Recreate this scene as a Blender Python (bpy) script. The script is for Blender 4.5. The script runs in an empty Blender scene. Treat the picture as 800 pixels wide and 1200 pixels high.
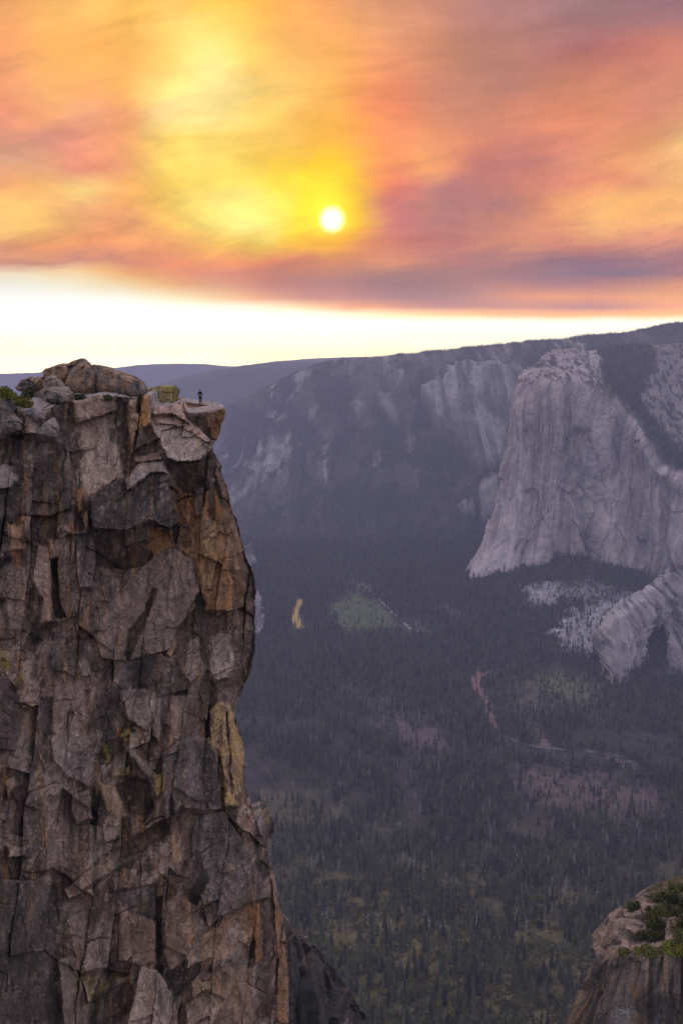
import bpy, bmesh, math, random
import numpy as np
from mathutils import Vector, Matrix

random.seed(7)
RNG = np.random.default_rng(11)
SC = bpy.context.scene
COL = SC.collection
H = 1100.0                      # eye height above the valley floor, metres
TH = math.radians(9.26)         # camera looks this far down
F = 1030.0                      # focal length for an 800 x 1200 frame
CT, ST = math.cos(TH), math.sin(TH)

# ------------------------------------------------------------------ survey helpers
def P(px, py, Y):
    """point at distance Y (north of the viewpoint) seen at bearing px / elevation py"""
    px = np.asarray(px, float); py = np.asarray(py, float); Y = np.asarray(Y, float)
    xc = (px - 400) / F; yc = (600 - py) / F
    fw = CT + yc * ST; up = yc * CT - ST
    t = Y / fw
    return np.stack(np.broadcast_arrays(xc * t, Y, H + up * t), -1)

def PZ(px, py, z):
    """point of the level z seen at bearing px / elevation py"""
    yc = (600 - np.asarray(py, float)) / F
    fw = CT + yc * ST; up = yc * CT - ST
    return P(px, py, (z - H) / up * fw)

def proj(p):
    p = np.asarray(p, float)
    x, y, z = p[..., 0], p[..., 1], p[..., 2] - H
    dep = y * CT - z * ST
    upc = y * ST + z * CT
    dep = np.where(dep < 1, 1, dep)
    return 400 + F * x / dep, 600 - F * upc / dep

def lin(r, g, b):
    f = lambda c: c / 12.92 if c <= 0.04045 else ((c + 0.055) / 1.055) ** 2.4
    return (f(r / 255), f(g / 255), f(b / 255))

# ------------------------------------------------------------------ noise
def _h(ix, iy, iz, s):
    n = (ix.astype(np.uint32) * np.uint32(374761393)) ^ (iy.astype(np.uint32) * np.uint32(668265263)) \
        ^ (iz.astype(np.uint32) * np.uint32(2147483647)) ^ np.uint32((s * 974634777 + 12345) & 0xffffffff)
    n = (n ^ (n >> np.uint32(13))) * np.uint32(1274126177)
    n = (n ^ (n >> np.uint32(16))) * np.uint32(2246822519)
    n = n ^ (n >> np.uint32(15))
    return n.astype(np.float32) / np.float32(4294967295.0)

def vn2(x, y, s=0):
    x = np.asarray(x, np.float32); y = np.asarray(y, np.float32)
    ix = np.floor(x).astype(np.int64); iy = np.floor(y).astype(np.int64)
    fx = x - ix; fy = y - iy
    fx = fx * fx * fx * (fx * (fx * 6 - 15) + 10); fy = fy * fy * fy * (fy * (fy * 6 - 15) + 10)
    z = np.zeros_like(ix)
    a = _h(ix, iy, z, s); b = _h(ix + 1, iy, z, s); c = _h(ix, iy + 1, z, s); d = _h(ix + 1, iy + 1, z, s)
    return ((a + (b - a) * fx) * (1 - fy) + (c + (d - c) * fx) * fy) * 2 - 1

def fbm(x, y, s=0, o=4, g=0.5):
    t = 0; amp = 1; n = 0
    for i in range(o):
        c, sn = math.cos(0.6 * i), math.sin(0.6 * i)
        k = 2.03 ** i
        t = t + amp * vn2((x * c - y * sn) * k + 17.3 * i, (x * sn + y * c) * k - 9.1 * i, s + i * 7)
        n += amp; amp *= g
    return t / n

def ridged(x, y, s=0, o=4):
    t = 0; amp = 1; n = 0
    for i in range(o):
        k = 2.07 ** i
        t = t + amp * (1 - np.abs(vn2(x * k + 3.7 * i, y * k + 1.9 * i, s + i * 5))); n += amp; amp *= 0.55
    return t / n

def voro(x, y, s=0):
    """F1, F2, three random numbers of the cell, offsets to the cell point"""
    x = np.asarray(x, np.float32); y = np.asarray(y, np.float32)
    ix = np.floor(x).astype(np.int64); iy = np.floor(y).astype(np.int64)
    f1 = np.full(x.shape, 9e9, np.float32); f2 = f1.copy()
    bx = np.zeros(x.shape, np.int64); by = bx.copy(); ox = np.zeros(x.shape, np.float32); oy = ox.copy()
    z = np.zeros_like(ix)
    for dx in (-1, 0, 1):
        for dy in (-1, 0, 1):
            cx = ix + dx; cy = iy + dy
            qx = cx + 0.1 + 0.8 * _h(cx, cy, z, s); qy = cy + 0.1 + 0.8 * _h(cx, cy, z, s + 91)
            d = np.hypot(x - qx, y - qy)
            m = d < f1
            f2 = np.where(m, f1, np.minimum(f2, d))
            ox = np.where(m, x - qx, ox); oy = np.where(m, y - qy, oy)
            bx = np.where(m, cx, bx); by = np.where(m, cy, by)
            f1 = np.where(m, d, f1)
    return f1, f2, _h(bx, by, z, s + 3), _h(bx, by, z, s + 4), _h(bx, by, z, s + 5), ox, oy

def sst(a, b, x):
    t = np.clip((x - a) / (b - a), 0, 1)
    return t * t * (3 - 2 * t)

def sdf(poly, x, y):
    """signed distance to a polygon, negative inside"""
    p = np.array(poly, np.float32)
    d = np.full(x.shape, 1e9, np.float32); ins = np.zeros(x.shape, bool)
    for i in range(len(p)):
        a = p[i]; b = p[(i + 1) % len(p)]
        ex, ey = b - a
        wx = x - a[0]; wy = y - a[1]
        t = np.clip((wx * ex + wy * ey) / (ex * ex + ey * ey + 1e-9), 0, 1)
        d = np.minimum(d, np.hypot(wx - ex * t, wy - ey * t))
        c = ((a[1] <= y) & (b[1] > y)) | ((b[1] <= y) & (a[1] > y))
        xx = a[0] + (y - a[1]) / (ey if abs(ey) > 1e-9 else 1e-9) * ex
        ins ^= c & (x < xx)
    return np.where(ins, -d, d)

def lerp(a, b, t): return a + (b - a) * t

# ------------------------------------------------------------------ materials
def nn(nt, t, **kw):
    n = nt.nodes.new(t)
    for k, v in kw.items(): setattr(n, k, v)
    return n

def base_mat(name, rough=0.9, spec=0.25):
    m = bpy.data.materials.new(name); m.use_nodes = True
    nt = m.node_tree; b = nt.nodes['Principled BSDF']
    b.inputs['Roughness'].default_value = rough
    b.inputs['Specular IOR Level'].default_value = spec
    return m, nt, b

def rock_mat(name, fine, var=0.45, bump=0.25, speck=0.0, dist=None):
    """rock whose colour varies with a per-vertex mineral colour times two scales of noise"""
    m, nt, b = base_mat(name, 0.88, 0.2)
    L = nt.links.new
    at = nn(nt, 'ShaderNodeAttribute', attribute_name='rockcol')
    tc = nn(nt, 'ShaderNodeTexCoord')
    n1 = nn(nt, 'ShaderNodeTexNoise'); n1.inputs['Scale'].default_value = 1 / fine; n1.inputs['Detail'].default_value = 5; n1.inputs['Roughness'].default_value = 0.65
    mp = nn(nt, 'ShaderNodeMapping'); mp.inputs['Scale'].default_value = (1, 1, 0.25)
    n2 = nn(nt, 'ShaderNodeTexNoise'); n2.inputs['Scale'].default_value = 0.33 / fine; n2.inputs['Detail'].default_value = 6; n2.inputs['Roughness'].default_value = 0.7
    L(tc.outputs['Object'], n1.inputs['Vector']); L(tc.outputs['Object'], mp.inputs['Vector']); L(mp.outputs['Vector'], n2.inputs['Vector'])
    r1 = nn(nt, 'ShaderNodeMapRange'); r1.inputs['From Min'].default_value = 0.3; r1.inputs['From Max'].default_value = 0.7
    r1.inputs['To Min'].default_value = 1 - var; r1.inputs['To Max'].default_value = 1 + var
    r2 = nn(nt, 'ShaderNodeMapRange'); r2.inputs['From Min'].default_value = 0.3; r2.inputs['From Max'].default_value = 0.7
    r2.inputs['To Min'].default_value = 1 - var; r2.inputs['To Max'].default_value = 1 + var
    L(n1.outputs['Fac'], r1.inputs['Value']); L(n2.outputs['Fac'], r2.inputs['Value'])
    mu = nn(nt, 'ShaderNodeMath', operation='MULTIPLY'); L(r1.outputs[0], mu.inputs[0]); L(r2.outputs[0], mu.inputs[1])
    vm = nn(nt, 'ShaderNodeVectorMath', operation='SCALE'); L(at.outputs['Color'], vm.inputs[0]); L(mu.outputs[0], vm.inputs['Scale'])
    L(vm.outputs[0], b.inputs['Base Color'])
    bp = nn(nt, 'ShaderNodeBump'); bp.inputs['Strength'].default_value = bump; bp.inputs['Distance'].default_value = fine * 0.5
    L(n1.outputs['Fac'], bp.inputs['Height']); L(bp.outputs['Normal'], b.inputs['Normal'])
    return m

def leaf_mat(name, c, var=0.5, hue=0.03, rough=0.75):
    m, nt, b = base_mat(name, rough, 0.15)
    L = nt.links.new
    oi = nn(nt, 'ShaderNodeObjectInfo')
    ge = nn(nt, 'ShaderNodeNewGeometry')
    mr = nn(nt, 'ShaderNodeMapRange'); mr.inputs['To Min'].default_value = 1 - var; mr.inputs['To Max'].default_value = 1 + var
    L(oi.outputs['Random'], mr.inputs['Value'])
    mr3 = nn(nt, 'ShaderNodeMapRange'); mr3.inputs['To Min'].default_value = 0.75; mr3.inputs['To Max'].default_value = 1.3
    L(ge.outputs['Random Per Island'], mr3.inputs['Value'])
    mul = nn(nt, 'ShaderNodeMath', operation='MULTIPLY'); L(mr.outputs[0], mul.inputs[0]); L(mr3.outputs[0], mul.inputs[1])
    ma = nn(nt, 'ShaderNodeMath', operation='MULTIPLY'); ma.inputs[1].default_value = 7.13; L(oi.outputs['Random'], ma.inputs[0])
    fr = nn(nt, 'ShaderNodeMath', operation='FRACT'); L(ma.outputs[0], fr.inputs[0])
    mr2 = nn(nt, 'ShaderNodeMapRange'); mr2.inputs['To Min'].default_value = 0.5 - hue; mr2.inputs['To Max'].default_value = 0.5 + hue
    L(fr.outputs[0], mr2.inputs['Value'])
    hs = nn(nt, 'ShaderNodeHueSaturation'); hs.inputs['Color'].default_value = (*c, 1)
    L(mr2.outputs[0], hs.inputs['Hue']); L(mul.outputs[0], hs.inputs['Value'])
    L(hs.outputs[0], b.inputs['Base Color'])
    return m

def plain_mat(name, c, rough=0.8, noise=2.0, var=0.25):
    m, nt, b = base_mat(name, rough, 0.2)
    tc = nn(nt, 'ShaderNodeTexCoord'); n1 = nn(nt, 'ShaderNodeTexNoise'); n1.inputs['Scale'].default_value = noise; n1.inputs['Detail'].default_value = 4
    nt.links.new(tc.outputs['Object'], n1.inputs['Vector'])
    cr = nn(nt, 'ShaderNodeValToRGB')
    cr.color_ramp.elements[0].position = 0.3; cr.color_ramp.elements[1].position = 0.7
    cr.color_ramp.elements[0].color = (*[v * (1 - var) for v in c], 1); cr.color_ramp.elements[1].color = (*[v * (1 + var) for v in c], 1)
    nt.links.new(n1.outputs['Fac'], cr.inputs[0]); nt.links.new(cr.outputs[0], b.inputs['Base Color'])
    return m

M_CLIFF = rock_mat('near granite', 0.35, 0.3, 0.6)
M_BOULDER = rock_mat('boulder granite', 0.3, 0.35, 0.6)
M_FAR = rock_mat('far granite', 26.0, 0.22, 0.5)
M_HILL = rock_mat('hillside', 60.0, 0.2, 0.3)
M_FLOOR = rock_mat('valley soil', 9.0, 0.3, 0.3)
M_OUT = rock_mat('outcrop granite', 0.5, 0.3, 0.6)
M_CONIFER = leaf_mat('conifer needles', (0.057, 0.059, 0.029), 0.8, 0.05)
M_OAK = leaf_mat('oak leaves', (0.115, 0.10, 0.026), 0.5, 0.04)
M_SHRUB = leaf_mat('shrub leaves', (0.090, 0.088, 0.026), 0.45, 0.03)
M_BRIGHT = leaf_mat('manzanita leaves', (0.17, 0.175, 0.03), 0.3, 0.02)
M_DARKBUSH = leaf_mat('dark bush leaves', (0.055, 0.06, 0.022), 0.3, 0.02)
M_BARK = plain_mat('bark', (0.055, 0.04, 0.032))
M_SNAG = plain_mat('bleached dead wood', (0.27, 0.245, 0.235))

# ------------------------------------------------------------------ object helpers
def tag(o, label=None, cat=None, group=None, kind=None):
    if label: o['label'] = label
    if cat: o['category'] = cat
    if group: o['group'] = group
    if kind: o['kind'] = kind
    return o

def link(name, me, parent=None):
    o = bpy.data.objects.new(name, me); COL.objects.link(o)
    if parent is not None: o.parent = parent
    return o

def grid_mesh(name, pts, col=None, mat=None, smooth=False, keep=None):
    """pts (nv, nu, 3)"""
    nv, nu = pts.shape[:2]
    me = bpy.data.meshes.new(name)
    me.vertices.add(nv * nu)
    me.vertices.foreach_set('co', pts.reshape(-1).astype(np.float32))
    i = np.arange((nv - 1) * (nu - 1)); r = i // (nu - 1); c = i % (nu - 1)
    a = r * nu + c
    q = np.stack([a, a + nu, a + nu + 1, a + 1], -1).astype(np.int32)
    n = len(q)
    me.loops.add(n * 4); me.loops.foreach_set('vertex_index', q.reshape(-1))
    me.polygons.add(n); me.polygons.foreach_set('loop_start', np.arange(n, dtype=np.int32) * 4)
    me.polygons.foreach_set('loop_total', np.full(n, 4, np.int32))
    me.polygons.foreach_set('use_smooth', np.full(n, smooth))
    if col is not None: set_col(me, col.reshape(-1, 3))
    if mat: me.materials.append(mat)
    me.update(calc_edges=True)
    return me

def set_col(me, col):
    at = me.attributes.new('rockcol', 'FLOAT_COLOR', 'POINT')
    c4 = np.ones((len(col), 4), np.float32); c4[:, :3] = col
    at.data.foreach_set('color', c4.reshape(-1))

def poly_mesh(name, V, Fc, mats, midx=None, smooth=False):
    me = bpy.data.meshes.new(name); me.from_pydata([tuple(v) for v in V], [], Fc)
    for m in mats: me.materials.append(m)
    if midx is not None: me.polygons.foreach_set('material_index', np.array(midx, np.int32))
    if smooth: me.polygons.foreach_set('use_smooth', np.ones(len(me.polygons), bool))
    me.update()
    return me

def normals(p):
    du = np.gradient(p, axis=1); dv = np.gradient(p, axis=0)
    n = np.cross(dv, du)
    n /= np.linalg.norm(n, axis=-1, keepdims=True) + 1e-9
    return n

def resample(ctrl, nv, nu, order=True):
    """Catmull-Rom interpolation of a control net (rows, cols, k)"""
    c = np.asarray(ctrl, float)
    def cr(a, n):
        m = a.shape[0]; t = np.linspace(0, m - 1, n); i = np.clip(np.floor(t).astype(int), 0, m - 2); f = (t - i)[:, None, None]
        p1 = a[i]; p2 = a[i + 1]; p0 = a[np.maximum(i - 1, 0)]; p3 = a[np.minimum(i + 2, m - 1)]
        return 0.5 * ((2 * p1) + (-p0 + p2) * f + (2 * p0 - 5 * p1 + 4 * p2 - p3) * f * f + (-p0 + 3 * p1 - 3 * p2 + p3) * f ** 3)
    a = cr(c, nv)
    return cr(a.transpose(1, 0, 2), nu).transpose(1, 0, 2)

FOREST = []   # arrays of (x, y, z, scale)
def scatter_patch(pts, mask, density, smin=0.6, smax=1.15):
    """trees on a surface: density per square metre times mask (per vertex)"""
    a = pts[:-1, :-1]; b = pts[:-1, 1:]; c = pts[1:, :-1]; d = pts[1:, 1:]
    ar = np.abs(np.cross(b - a, c - a)[..., 2])              # plan area, so that cliffs stay bare
    mm = (mask[:-1, :-1] + mask[1:, 1:]) * 0.5
    w = (ar * mm).reshape(-1)
    n = int(w.sum() * density)
    if n <= 0: return
    k = RNG.choice(len(w), n, p=w / w.sum())
    u = RNG.random((n, 1)); v = RNG.random((n, 1))
    A = a.reshape(-1, 3)[k]; B = b.reshape(-1, 3)[k]; C_ = c.reshape(-1, 3)[k]; D = d.reshape(-1, 3)[k]
    p = (A * (1 - u) + B * u) * (1 - v) + (C_ * (1 - u) + D * u) * v
    s = RNG.uniform(smin, smax, (n, 1)) * np.where(RNG.random((n, 1)) < 0.15, 1.2, 1)
    FOREST.append(np.hstack([p, s]))

# ================================================================== CAMERA
cam = bpy.data.cameras.new('camera'); co = link('camera', cam)
cam.sensor_fit = 'VERTICAL'; cam.sensor_height = 36; cam.sensor_width = 24; cam.lens = 36 * F / 1200
co.location = (0, 0, H); co.rotation_euler = (math.pi / 2 - TH, 0, 0)
cam.clip_start = 0.5; cam.clip_end = 200000
SC.camera = co

# ================================================================== SKY AND SUN
SUNP = P(389, 257, 1.0) - np.array([0, 0, H]); SUND = SUNP / np.linalg.norm(SUNP)
SUN_EL = math.asin(SUND[2]); SUN_AZ = math.atan2(SUND[0], SUND[1])
def build_sky():
    w = bpy.data.worlds.new('World'); SC.world = w; w.use_nodes = True
    nt = w.node_tree; nt.nodes.clear(); L = nt.links.new
    out = nn(nt, 'ShaderNodeOutputWorld'); bg = nn(nt, 'ShaderNodeBackground'); L(bg.outputs[0], out.inputs['Surface'])
    tc = nn(nt, 'ShaderNodeTexCoord'); sp = nn(nt, 'ShaderNodeSeparateXYZ'); L(tc.outputs['Generated'], sp.inputs[0])
    def M(op, a, b=None, c=None, clamp=False):
        n = nn(nt, 'ShaderNodeMath', operation=op); n.use_clamp = clamp
        for i, v in enumerate((a, b, c)):
            if v is None: continue
            if isinstance(v, (int, float)): n.inputs[i].default_value = v
            else: L(v, n.inputs[i])
        return n.outputs[0]
    def MR(v, a, b, c=0, d=1, smooth=True):
        n = nn(nt, 'ShaderNodeMapRange'); n.interpolation_type = 'SMOOTHSTEP' if smooth else 'LINEAR'
        for k, x in zip(('From Min', 'From Max', 'To Min', 'To Max'), (a, b, c, d)): n.inputs[k].default_value = x
        L(v, n.inputs['Value']); return n.outputs[0]
    def MIX(f, a, b):
        n = nn(nt, 'ShaderNodeMix', data_type='RGBA')
        if isinstance(f, (int, float)): n.inputs[0].default_value = f
        else: L(f, n.inputs[0])
        for s, v in ((6, a), (7, b)):
            if isinstance(v, tuple): n.inputs[s].default_value = (*v, 1)
            else: L(v, n.inputs[s])
        return n.outputs[2]
    x, y, z = sp.outputs
    yy = M('MAXIMUM', y, 0.12)
    U0 = M('DIVIDE', x, yy); V0 = M('DIVIDE', z, yy)
    # smoke sheet seen in perspective: plane coordinates for the streaks
    zz = M('ADD', M('MAXIMUM', z, 0.0), 0.06)
    PX = M('DIVIDE', x, zz); PY = M('DIVIDE', y, zz)
    cb = nn(nt, 'ShaderNodeCombineXYZ'); L(PX, cb.inputs[0]); L(M('MULTIPLY', PY, 0.55), cb.inputs[1])
    cb2 = nn(nt, 'ShaderNodeCombineXYZ'); L(U0, cb2.inputs[0]); L(M('MULTIPLY', V0, 1.7), cb2.inputs[1])
    def noise(vec, sc, det, rough, dist=0.0):
        n = nn(nt, 'ShaderNodeTexNoise'); n.inputs['Scale'].default_value = sc; n.inputs['Detail'].default_value = det
        n.inputs['Roughness'].default_value = rough; n.inputs['Distortion'].default_value = dist; L(vec, n.inputs['Vector']); return n
    nA = noise(cb2.outputs[0], 3.2, 4, 0.55, 0.4)
    nB = noise(cb2.outputs[0], 9.0, 5, 0.6, 0.6)
    sA = nn(nt, 'ShaderNodeSeparateXYZ'); L(nA.outputs['Color'], sA.inputs[0])
    sB = nn(nt, 'ShaderNodeSeparateXYZ'); L(nB.outputs['Color'], sB.inputs[0])
    fadeH = MR(V0, 0.06, 0.16, 0.2, 1.0)
    dU = M('ADD', M('MULTIPLY', M('SUBTRACT', sA.outputs[0], 0.5), 0.045), M('MULTIPLY', M('SUBTRACT', sB.outputs[0], 0.5), 0.06))
    dV = M('ADD', M('MULTIPLY', M('SUBTRACT', sA.outputs[1], 0.5), 0.022), M('MULTIPLY', M('SUBTRACT', sB.outputs[1], 0.5), 0.026))
    cb3 = nn(nt, 'ShaderNodeCombineXYZ'); L(M('MULTIPLY', U0, 2.6), cb3.inputs[0]); L(M('ADD', M('MULTIPLY', V0, 12.0), M('MULTIPLY', U0, -2.0)), cb3.inputs[1])
    nW = noise(cb3.outputs[0], 1.0, 8, 0.57, 1.4)
    wsp = M('MULTIPLY', M('SUBTRACT', nW.outputs['Fac'], 0.5), MR(V0, 0.045, 0.08))
    cb4 = nn(nt, 'ShaderNodeCombineXYZ'); L(M('MULTIPLY', U, 6.0) if False else M('MULTIPLY', U0, 6.5), cb4.inputs[0]); L(M('ADD', M('MULTIPLY', V0, 30.0), M('MULTIPLY', U0, -4.5)), cb4.inputs[1])
    nF = noise(cb4.outputs[0], 1.0, 6, 0.6, 1.6)
    fwp = M('MULTIPLY', M('SUBTRACT', nF.outputs['Fac'], 0.5), MR(V0, 0.05, 0.09))
    dV = M('ADD', dV, M('MULTIPLY', wsp, 0.045)); dV = M('ADD', dV, M('MULTIPLY', fwp, 0.02))
    U = M('ADD', U0, M('MULTIPLY', dU, fadeH)); V = M('ADD', V0, M('MULTIPLY', dV, fadeH))
    # colours of the smoke, one ramp per elevation
    XS = list(range(0, 801, 50))
    rows = SKYROWS
    def uv(px, py):
        p = P(px, py, 1.0) - np.array([0, 0, H]); return p[0], p[2]
    ulo, uhi = -0.43, 0.43
    prev = None; pv = None
    for py, cols in rows:
        n = nn(nt, 'ShaderNodeValToRGB'); r = n.color_ramp; r.interpolation = 'CARDINAL'
        L(MR(U, ulo, uhi, 0, 1, False), n.inputs[0])
        while len(r.elements) < len(cols): r.elements.new(0.5)
        for e, X, c in zip(r.elements, XS, cols):
            e.position = (uv(X, py)[0] - ulo) / (uhi - ulo); e.color = (*lin(*c), 1)
        v = uv(400, py)[1]
        if prev is None: prev = n.outputs[0]
        else: prev = MIX(MR(V, pv, v, 0, 1, False), prev, n.outputs[0])
        pv = v
    # streaks in the sheet
    nS = noise(cb.outputs[0], 0.9, 6, 0.62, 1.2)
    st = MR(nS.outputs['Fac'], 0.3, 0.7, 0.82, 1.18, False)
    nS2 = noise(cb2.outputs[0], 5.0, 7, 0.65, 1.5)
    st2 = MR(nS2.outputs['Fac'], 0.3, 0.7, 0.9, 1.1, False)
    stm = M('MULTIPLY', M('MULTIPLY', st, st2), M('ADD', 1.0, M('ADD', M('MULTIPLY', wsp, 0.6), M('MULTIPLY', fwp, 0.35))))
    stm = M('ADD', 1.0, M('MULTIPLY', M('SUBTRACT', stm, 1.0), MR(V0, 0.07, 0.13)))
    vs = nn(nt, 'ShaderNodeVectorMath', operation='SCALE'); L(prev, vs.inputs[0]); L(stm, vs.inputs['Scale'])
    tn = nn(nt, 'ShaderNodeVectorMath', operation='MULTIPLY'); L(vs.outputs[0], tn.inputs[0]); tn.inputs[1].default_value = (1.05, 1.0, 0.84)
    west = MIX(MR(V0, 0.07, 0.11), vs.outputs[0], tn.outputs[0])
    # brightness beyond white in the clear gap under the smoke
    gap = M('MULTIPLY', MR(V0, 0.03, 0.10, GAP, 1.06), MR(V0, 0.0, 0.035, 2.3, 1.0))
    vg = nn(nt, 'ShaderNodeVectorMath', operation='SCALE'); L(west, vg.inputs[0]); L(gap, vg.inputs['Scale'])
    wb = nn(nt, 'ShaderNodeVectorMath', operation='MULTIPLY'); L(vg.outputs[0], wb.inputs[0]); wb.inputs[1].default_value = (1.08, 1.03, 0.84)
    west = MIX(MR(V0, 0.045, 0.085), wb.outputs[0], vg.outputs[0])
    # rest of the dome: Nishita sky through a purple smoke veil
    sky = nn(nt, 'ShaderNodeTexSky'); sky.sky_type = 'NISHITA'; sky.sun_disc = False
    sky.sun_elevation = SUN_EL; sky.sun_rotation = SUN_AZ; sky.air_density = 1.2; sky.dust_density = 3.0
    sk = nn(nt, 'ShaderNodeVectorMath', operation='SCALE'); L(sky.outputs[0], sk.inputs[0]); sk.inputs['Scale'].default_value = 0.07
    veil = MIX(MR(z, 0.0, 0.7), VEIL_LOW, VEIL_TOP)
    ad = nn(nt, 'ShaderNodeVectorMath', operation='ADD'); L(sk.outputs[0], ad.inputs[0]); L(veil, ad.inputs[1])
    rest = ad.outputs[0]
    f = M('MULTIPLY', MR(y, 0.25, 0.75), MR(V0, 1.1, 0.6))
    col = MIX(f, rest, west)
    # the sun's disc in the smoke and its glow
    dp = nn(nt, 'ShaderNodeVectorMath', operation='DOT_PRODUCT'); L(tc.outputs['Generated'], dp.inputs[0]); dp.inputs[1].default_value = tuple(SUND)
    ang = M('ARCCOSINE', M('MINIMUM', dp.outputs['Value'], 1.0))
    disc = MR(ang, 0.0170, 0.0050)
    g1 = M('POWER', 2.718, M('MULTIPLY', M('MULTIPLY', ang, ang), -1 / (0.030 ** 2)))
    g2 = M('POWER', 2.718, M('MULTIPLY', ang, -1 / 0.055))
    def addc(base, fac, c):
        n = nn(nt, 'ShaderNodeVectorMath', operation='SCALE'); n.inputs[0].default_value = c; L(fac, n.inputs['Scale'])
        a = nn(nt, 'ShaderNodeVectorMath', operation='ADD'); L(base, a.inputs[0]); L(n.outputs[0], a.inputs[1]); return a.outputs[0]
    col = addc(col, g2, (0.06, 0.05, -0.03))
    col = addc(col, g1, (0.30, 0.36, -0.10))
    mx = nn(nt, 'ShaderNodeVectorMath', operation='MAXIMUM'); L(col, mx.inputs[0]); mx.inputs[1].default_value = (0, 0, 0)
    col = addc(mx.outputs[0], disc, (1.3, 1.25, 1.25))
    # below the horizon
    col = MIX(MR(z, -0.06, -0.01), (0.05, 0.045, 0.05), col)
    L(col, bg.inputs['Color']); bg.inputs['Strength'].default_value = 1.0
    sun = bpy.data.lights.new('sun', 'SUN'); so = link('sun', sun)
    sun.energy = 0.9; sun.angle = math.radians(10); sun.color = (1.0, 0.55, 0.22)
    so.rotation_euler = (-Vector(SUND)).to_track_quat('-Z', 'Y').to_euler()

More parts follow.
